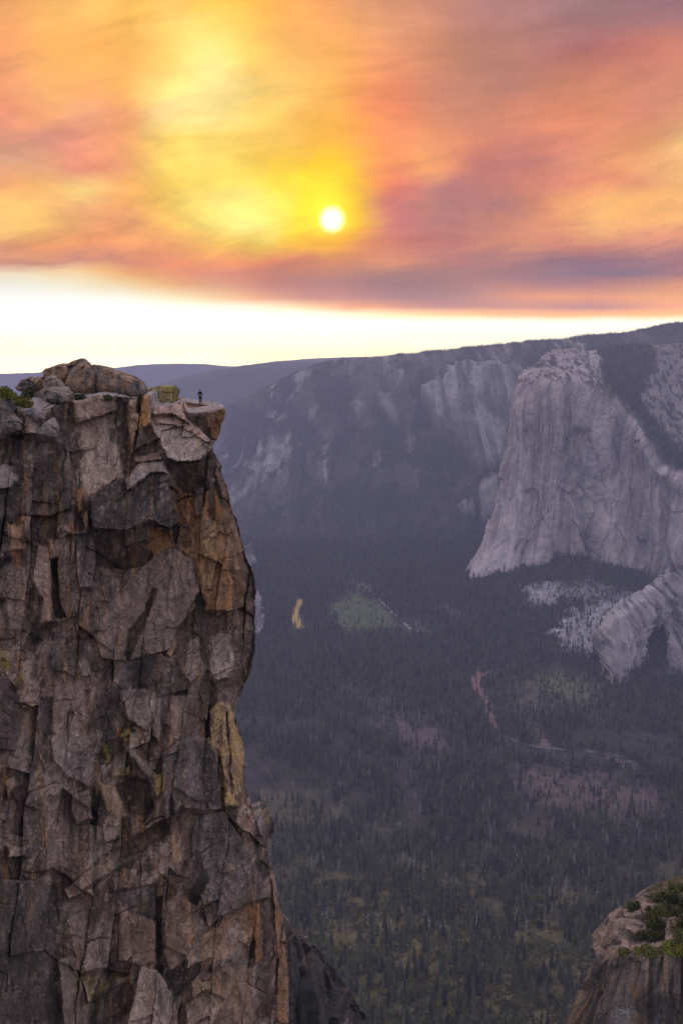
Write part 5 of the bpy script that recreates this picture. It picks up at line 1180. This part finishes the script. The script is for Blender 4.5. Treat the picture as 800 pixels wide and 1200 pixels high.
def person():
    skin = plain_mat('skin', (0.42, 0.26, 0.19), 0.6, 20, 0.08); dark = plain_mat('dark cloth', (0.018, 0.017, 0.022), 0.9, 12); navy = plain_mat('dark trousers cloth', (0.022, 0.024, 0.034), 0.9, 12)
    hairm = plain_mat('brown hair', (0.10, 0.07, 0.045), 0.6, 30); boot = plain_mat('boot leather', (0.03, 0.022, 0.018), 0.6)
    pale = plain_mat('pale shirt hem', (0.42, 0.38, 0.37), 0.9, 15)
    loc, nor, ob = surface_hit(235, 475.0)
    base = P(235, 473.6, loc.y if loc is not None and loc.y < 130 else 98)
    o = bpy.data.objects.new('person', None); COL.objects.link(o)
    dg = bpy.context.evaluated_depsgraph_get()
    ok, hit, nr, ix, ob, mt = SC.ray_cast(dg, Vector((base[0], base[1], base[2] + 3)), Vector((0, 0, -1)))
    o.location = hit if ok else base
    hip = (0, 0, 0.95)
    chains = [[(*hip, 0.13), (0, 0, 1.10, 0.12), (0, -0.01, 1.28, 0.14), (0, 0, 1.42, 0.10), (0, 0, 1.50, 0.055), (0, 0.02, 1.56, 0.055)]]
    for s in (-1, 1):
        chains.append([(*hip, 0.13), (0.09 * s, 0, 0.90, 0.09), (0.10 * s, 0.03, 0.50, 0.06), (0.10 * s, -0.01, 0.10, 0.042), (0.105 * s, 0.10, 0.035, 0.04), (0.11 * s, 0.18, 0.03, 0.032)])
        sh = (0, 0, 1.42, 0.10)
        el = (0.27 * s, -0.06, 1.13, 0.042); wr = (0.24 * s, 0.10, 0.93, 0.029)
        chains.append([sh, (0.17 * s, 0, 1.40, 0.06), el, wr])
        hd = (0.235 * s, 0.14, 0.87, 0.030); chains.append([wr, hd])
    body = skin_chain('body', chains, skin, o)
    # head joined to the body mesh
    bm = bmesh.new(); bm.from_mesh(body.data)
    def ball(c, r, sc):
        q = bmesh.ops.create_uvsphere(bm, u_segments=20, v_segments=14, radius=r); bmesh.ops.scale(bm, vec=sc, verts=q['verts']); bmesh.ops.translate(bm, vec=c, verts=q['verts'])
    ball((0, 0.02, 1.64), 0.10, (0.78, 0.95, 1.15)); ball((0, 0.125, 1.625), 0.016, (0.8, 1.2, 1.4))
    for s in (-1, 1): ball((0.08 * s, 0.01, 1.63), 0.022, (0.4, 0.9, 1.3)); ball((0.033 * s, 0.104, 1.655), 0.012, (1, 0.5, 0.8))
    ball((0, 0.108, 1.585), 0.02, (1.3, 0.4, 0.4))
    # five fingers on each hand
    for s in (-1, 1):
        for i, (dx, ln) in enumerate(((-0.024, 0.07), (-0.008, 0.082), (0.008, 0.078), (0.024, 0.062), (0.0, 0.055))):
            for j in range(3):
                t = j / 2
                if i < 4: c = (0.235 * s + 0.02 * s * t, 0.15 + dx + 0.01 * t, 0.85 - ln * (0.3 + 0.7 * t))
                else: c = (0.235 * s - 0.03 * s, 0.175 + 0.02 * t, 0.875 - 0.03 * t)
                q = bmesh.ops.create_uvsphere(bm, u_segments=8, v_segments=6, radius=0.0095); bmesh.ops.scale(bm, vec=(1, 1, 2.2), verts=q['verts']); bmesh.ops.translate(bm, vec=c, verts=q['verts'])
    bm.to_mesh(body.data); bm.free()
    h = skin_chain('hair', [[(0, -0.01, 1.70, 0.085), (0, -0.05, 1.64, 0.075), (0, -0.06, 1.56, 0.05), (0, -0.06, 1.47, 0.03)]], hairm, o)
    tp = [[(0, -0.01, 1.30, 0.155), (0, 0, 1.17, 0.138)], [(0, -0.01, 1.30, 0.155), (0, 0, 1.42, 0.118)]]
    for s in (-1, 1): tp.append([(0, 0, 1.42, 0.118), (0.17 * s, 0, 1.40, 0.075), (0.27 * s, -0.06, 1.13, 0.056), (0.245 * s, 0.07, 0.97, 0.044)])
    skin_chain('jacket', tp, dark, o)
    skin_chain('shirt_hem', [[(0, 0, 1.16, 0.137), (0, 0, 1.05, 0.14)]], pale, o)
    tr = [[(0, 0, 0.95, 0.142), (0, 0, 1.04, 0.135)]]
    for s in (-1, 1): tr.append([(0, 0, 0.95, 0.142), (0.09 * s, 0, 0.90, 0.104), (0.10 * s, 0.03, 0.50, 0.076), (0.10 * s, -0.01, 0.12, 0.062)])
    skin_chain('trousers', tr, navy, o)
    for s in (-1, 1): skin_chain('boot', [[(0.10 * s, -0.01, 0.14, 0.055), (0.10 * s, -0.01, 0.055, 0.052), (0.105 * s, 0.10, 0.045, 0.048), (0.11 * s, 0.18, 0.04, 0.04)]], boot, o)
    o.rotation_euler = (0, 0, math.radians(-20)); o.scale = (1.06, 1.06, 1.06)
    tag(o, 'person in dark clothes standing on the tip of the cliff ledge', 'person')
person()

# ================================================================== TREES
def conifer(seed, tiers, sides, hgt, rad):
    """crown of ragged drooping skirts of branches, separate pointed fans"""
    rng = np.random.default_rng(seed); V = []; Fc = []
    for t in range(tiers):
        f = t / (tiers - 1); z = hgt * (0.14 + 0.84 * f); r = rad * (1 - f) ** 0.85 * rng.uniform(0.8, 1.15) + 0.25
        dz = hgt * 0.11 * (1.1 - 0.5 * f)
        ph = rng.uniform(0, 6.28)
        for s in range(sides):
            if rng.random() < 0.08: continue
            a = ph + 6.283 * s / sides + rng.normal() * 0.15; w = 6.283 / sides * 0.62
            rr = r * rng.uniform(0.65, 1.2); zt = z - dz * rng.uniform(0.4, 1.0)
            b = len(V)
            V += [(0, 0, z + dz * 0.75), (rr * 0.75 * math.cos(a - w), rr * 0.75 * math.sin(a - w), zt + dz * 0.15), (rr * math.cos(a), rr * math.sin(a), zt), (rr * 0.75 * math.cos(a + w), rr * 0.75 * math.sin(a + w), zt + dz * 0.15)]
            Fc += [(b, b + 1, b + 2), (b, b + 2, b + 3)]
    b = len(V); V += [(0.25, 0, hgt * 0.93), (-0.12, 0.2, hgt * 0.93), (-0.12, -0.2, hgt * 0.93), (0, 0, hgt * 1.03)]; Fc += [(b, b + 1, b + 3), (b + 1, b + 2, b + 3), (b + 2, b, b + 3)]
    return V, Fc
def cone_mesh(name, r, h, mat, seg=6, r2=0.08, limbs=0, seed=0):
    bm = bmesh.new(); q = bmesh.ops.create_cone(bm, segments=seg, radius1=r, radius2=r2, depth=h, cap_ends=True); bmesh.ops.translate(bm, vec=(0, 0, h / 2 - 0.8), verts=q['verts'])
    rng = np.random.default_rng(seed)
    for i in range(limbs):
        a = rng.uniform(0, 6.28); z = h * rng.uniform(0.3, 0.92); l = (1.1 - z / h) * h * rng.uniform(0.12, 0.26)
        d = Vector((math.cos(a), math.sin(a), rng.uniform(0.1, 0.6))).normalized()
        q = bmesh.ops.create_cone(bm, segments=4, radius1=r * 0.35, radius2=0.05, depth=l, cap_ends=False)
        bmesh.ops.transform(bm, matrix=Matrix.Translation((0, 0, z)) @ d.to_track_quat('Z', 'Y').to_matrix().to_4x4() @ Matrix.Translation((0, 0, l / 2)), verts=q['verts'])
    me = bpy.data.meshes.new(name); bm.to_mesh(me); bm.free(); me.materials.append(mat); return me
CON = []
for i, (hg, rd, ti, si) in enumerate(((27, 4.9, 9, 8), (31, 5.4, 10, 9), (23, 4.5, 8, 8), (34, 5.2, 11, 8))):
    V, Fc = conifer(400 + i, ti, si, hg, rd)
    CON.append((poly_mesh('crown', V, Fc, [M_CONIFER]), cone_mesh('trunk', 0.5, hg * 0.9, M_BARK), hg))
def variant_collection():
    c = bpy.data.collections.new('tree kinds')
    for i, (hg, rd, ti, si) in enumerate(((26, 4.8, 6, 7), (31, 5.2, 7, 6), (22, 4.7, 5, 7), (34, 5.4, 7, 7), (28, 4.0, 6, 6))):
        V, Fc = conifer(430 + i, ti, si, hg, rd)
        b = len(V); V += [(0.5, 0, -1), (-0.3, 0.4, -1), (-0.3, -0.4, -1), (0, 0, hg * 0.8)]; n0 = len(Fc); Fc += [(b, b + 1, b + 3), (b + 1, b + 2, b + 3), (b + 2, b, b + 3)]
        me = poly_mesh('conifer', V, Fc, [M_CONIFER, M_BARK], [0] * n0 + [1] * 3)
        c.objects.link(bpy.data.objects.new('conifer_kind', me))
    for i in range(2):
        me = leaf_cloud(80, 4.6, 4.6, 13 + 3 * i, 1.3, 520 + i, M_CONIFER, 8); me.transform(Matrix.Translation((0, 0, 6.0)))
        c.objects.link(bpy.data.objects.new('pine_kind', me))
    return c
def gn_scatter(name, pts, coll, label, cat):
    me = bpy.data.meshes.new(name); me.vertices.add(len(pts)); me.vertices.foreach_set('co', pts[:, :3].astype(np.float32).reshape(-1))
    a = me.attributes.new('size', 'FLOAT', 'POINT'); a.data.foreach_set('value', pts[:, 3].astype(np.float32))
    o = link(name, me)
    ng = bpy.data.node_groups.new(name, 'GeometryNodeTree')
    ng.interface.new_socket('Geometry', in_out='INPUT', socket_type='NodeSocketGeometry'); ng.interface.new_socket('Geometry', in_out='OUTPUT', socket_type='NodeSocketGeometry')
    N = ng.nodes; L = ng.links.new
    gi = N.new('NodeGroupInput'); go = N.new('NodeGroupOutput'); mp = N.new('GeometryNodeMeshToPoints'); ip = N.new('GeometryNodeInstanceOnPoints'); ci = N.new('GeometryNodeCollectionInfo')
    ci.inputs['Collection'].default_value = coll; ci.inputs['Separate Children'].default_value = True; ci.inputs['Reset Children'].default_value = True
    L(gi.outputs[0], mp.inputs[0]); L(mp.outputs[0], ip.inputs['Points']); L(ci.outputs[0], ip.inputs['Instance']); ip.inputs['Pick Instance'].default_value = True
    ri = N.new('FunctionNodeRandomValue'); ri.data_type = 'INT'; ri.inputs[4].default_value = 0; ri.inputs[5].default_value = len(coll.objects) - 1
    L(ri.outputs[2], ip.inputs['Instance Index'])
    rv = N.new('FunctionNodeRandomValue'); rv.data_type = 'FLOAT_VECTOR'; rv.inputs[0].default_value = (-0.04, -0.04, 0); rv.inputs[1].default_value = (0.04, 0.04, 6.283); rv.inputs['Seed'].default_value = 5
    er = N.new('FunctionNodeEulerToRotation'); L(rv.outputs[0], er.inputs[0]); L(er.outputs[0], ip.inputs['Rotation'])
    na = N.new('GeometryNodeInputNamedAttribute'); na.data_type = 'FLOAT'; na.inputs['Name'].default_value = 'size'
    rs = N.new('FunctionNodeRandomValue'); rs.data_type = 'FLOAT_VECTOR'; rs.inputs[0].default_value = (0.85, 0.85, 0.85); rs.inputs[1].default_value = (1.2, 1.2, 1.2); rs.inputs['Seed'].default_value = 9
    vm = N.new('ShaderNodeVectorMath'); vm.operation = 'SCALE'; L(rs.outputs[0], vm.inputs[0]); L(na.outputs[0], vm.inputs['Scale']); L(vm.outputs[0], ip.inputs['Scale'])
    L(ip.outputs[0], go.inputs[0])
    md = o.modifiers.new('scatter', 'NODES'); md.node_group = ng
    tag(o, label, cat, kind='stuff')
    return o

PTS = np.concatenate(FOREST)
# the trees nearest to the viewer stand as single trees
tp = PTS[:, :3]; tx, ty = proj(tp)
sil = [(655, 1260), (665, 1180), (690, 1140), (697, 1112), (700, 1090), (720, 1072), (750, 1046), (790, 1030), (900, 1010), (900, 1260)]
spur = [(300, 930), (318, 945), (325, 1010), (336, 1070), (362, 1104), (402, 1150), (434, 1215), (440, 1260), (300, 1260)]
seen = (tx > np.maximum(edge(ty), 0) + 3) & (tx < 797) & (ty < 1196) & (ty > 300) & (sdf(sil, tx, ty) > 1) & (sdf(spur, tx, ty) > 2) & (tp[:, 1] < 2500)
big = PTS[:, 3] * 28 / np.linalg.norm(tp - np.array((0, 0, H)), axis=1)
order = np.argsort(np.where(seen, -big, 1))
pick = order[:300]
rest = np.ones(len(PTS), bool); rest[pick] = False
gn_scatter('forest', PTS[rest], variant_collection(), 'dense dark forest of conifers and pines covering the valley and slopes', 'forest')

def place_tree(name, parts, loc, s, rz, label, cat, group):
    o = bpy.data.objects.new(name, None); COL.objects.link(o); o.location = loc; o.scale = (s, s, s * random.uniform(0.9, 1.15)); o.rotation_euler = (random.uniform(-.04, .04), random.uniform(-.04, .04), rz)
    for pn, me in parts:
        c = bpy.data.objects.new(pn, me); COL.objects.link(c); c.parent = o
    tag(o, label, cat, group)
    return o
for i in pick:
    cr, tr, hg = CON[random.randrange(4)]
    place_tree('conifer_tree', (('crown', cr), ('trunk', tr)), tuple(PTS[i, :3]), float(PTS[i, 3]), random.uniform(0, 6.28), 'dark green conifer in the wood on the valley slope below', 'tree', 'nearest conifers below the cliff')

def ground_points(n, poly, seed, tries=60):
    """points on the valley floor inside a bearing/elevation window"""
    rng = np.random.default_rng(seed); q = np.array(poly, float); lo, hi = q.min(0), q.max(0)
    out = []
    while len(out) < n:
        x = rng.uniform(lo[0], hi[0]); y = rng.uniform(lo[1], hi[1])
        if sdf(poly, np.array([x]), np.array([y]))[0] > 0 or sdf(sil, np.array([x]), np.array([y]))[0] < 2 or sdf(spur, np.array([x]), np.array([y]))[0] < 3 or x < edge(y) + 4: continue
        z = 0.0
        for _ in range(tries):
            p = PZ(x, y, z); z = 0.6 * z + 0.4 * float(floor_z(p[0], p[1]))
        out.append((p[0], p[1], z, rng.random()))
    return out
OAK = []
for i in range(3):
    V = []; me = leaf_cloud(360, 7.0, 7.0, 9.5, 1.15, 460 + i, M_OAK, 9); me.name = 'crown'
    me.transform(Matrix.Translation((0, 0, 3.0)))
    OAK.append((me, cone_mesh('trunk', 0.5, 8.0, M_BARK, 6, 0.15, 4, 470 + i)))
for x, y, z, r in ground_points(290, [(350, 1085), (372, 1020), (470, 1020), (600, 1060), (700, 1040), (670, 1200), (430, 1200), (400, 1140)], 77):
    cr, tr = OAK[random.randrange(3)]
    place_tree('oak_tree', (('crown', cr), ('trunk', tr)), (x, y, z), 0.55 + 0.6 * r, random.uniform(0, 6.28), 'yellow green rounded tree among conifers at the picture bottom', 'tree', 'yellow green broadleaf trees')
SNAG = [cone_mesh('dead_tree', 0.62, h_, M_SNAG, 6, 0.12, 16, 480 + i) for i, h_ in enumerate((24, 29, 20))]
for x, y, z, r in ground_points(280, [(330, 830), (420, 800), (560, 850), (640, 880), (780, 930), (790, 1010), (700, 1060), (600, 1110), (450, 1120), (370, 1080), (325, 990)], 78):
    o = link('dead_tree', SNAG[random.randrange(3)]); s = 0.75 + 0.5 * r; o.location = (x, y, z); o.scale = (s * 2.0, s * 2.0, s); o.rotation_euler = (random.uniform(-.06, .06), random.uniform(-.06, .06), random.uniform(0, 6.28))
    tag(o, 'bare grey dead tree standing among the dark conifers', 'dead tree', 'grey dead trees in the forest')
# brush between the trees on the near slope
def brush():
    c = bpy.data.collections.new('brush kinds')
    for i in range(3): c.objects.link(bpy.data.objects.new('brush_kind', leaf_cloud(90, 2.6, 2.6, 2.4, 0.6, 500 + i, M_SHRUB, 5)))
    pts, px, py = FLOOR
    n = fbm(pts[..., 0] / 60, pts[..., 1] / 60, 511, 4)
    m = ((px > 330) & (px < 720) & (py > 960) & (py < 1230)) * sst(-0.2, 0.25, n) * sst(960, 1060, py)
    keep = len(FOREST); scatter_patch(pts, m, 1 / 20, 0.6, 1.6); b = FOREST.pop()
    gn_scatter('undergrowth', b, c, 'low olive brush between the trees on the near slope', 'undergrowth')
brush()

# ================================================================== THE AIR
def haze():
    bm = bmesh.new(); bmesh.ops.create_cube(bm, size=1.0)
    x0, x1, y0, y1, z0, z1 = -13500, 13500, -2500, 21500, -95, H + 420
    for v in bm.verts: v.co = Vector((x0 if v.co.x < 0 else x1, y0 if v.co.y < 0 else y1, z0 if v.co.z < 0 else z1))
    me = bpy.data.meshes.new('haze'); bm.to_mesh(me); bm.free()
    m = bpy.data.materials.new('haze air'); m.use_nodes = True; nt = m.node_tree; nt.nodes.clear()
    out = nn(nt, 'ShaderNodeOutputMaterial'); pv = nn(nt, 'ShaderNodeVolumePrincipled'); nt.links.new(pv.outputs[0], out.inputs['Volume'])
    pv.inputs['Color'].default_value = HAZE_COL; pv.inputs['Density'].default_value = HAZE_D; pv.inputs['Anisotropy'].default_value = HAZE_G
    me.materials.append(m)
    tag(link('haze', me), 'smoky purple haze filling the valley', 'haze', kind='stuff')
HAZE_COL = (0.53, 0.62, 1.0, 1); HAZE_D = 6.1e-5; HAZE_G = 0.2
haze()

# ================================================================== RENDER SETTINGS
SC.render.engine = 'CYCLES'
SC.view_settings.view_transform = 'Standard'; SC.view_settings.look = 'None'; SC.view_settings.exposure = 0; SC.view_settings.gamma = 1
SC.view_settings.use_curve_mapping = False
SC.cycles.use_denoising = True; SC.cycles.use_adaptive_sampling = False
SC.cycles.max_bounces = 6; SC.cycles.diffuse_bounces = 3; SC.cycles.volume_bounces = 1; SC.cycles.sample_clamp_indirect = 3; SC.cycles.glossy_bounces = 2
print('TREES', len(PTS))
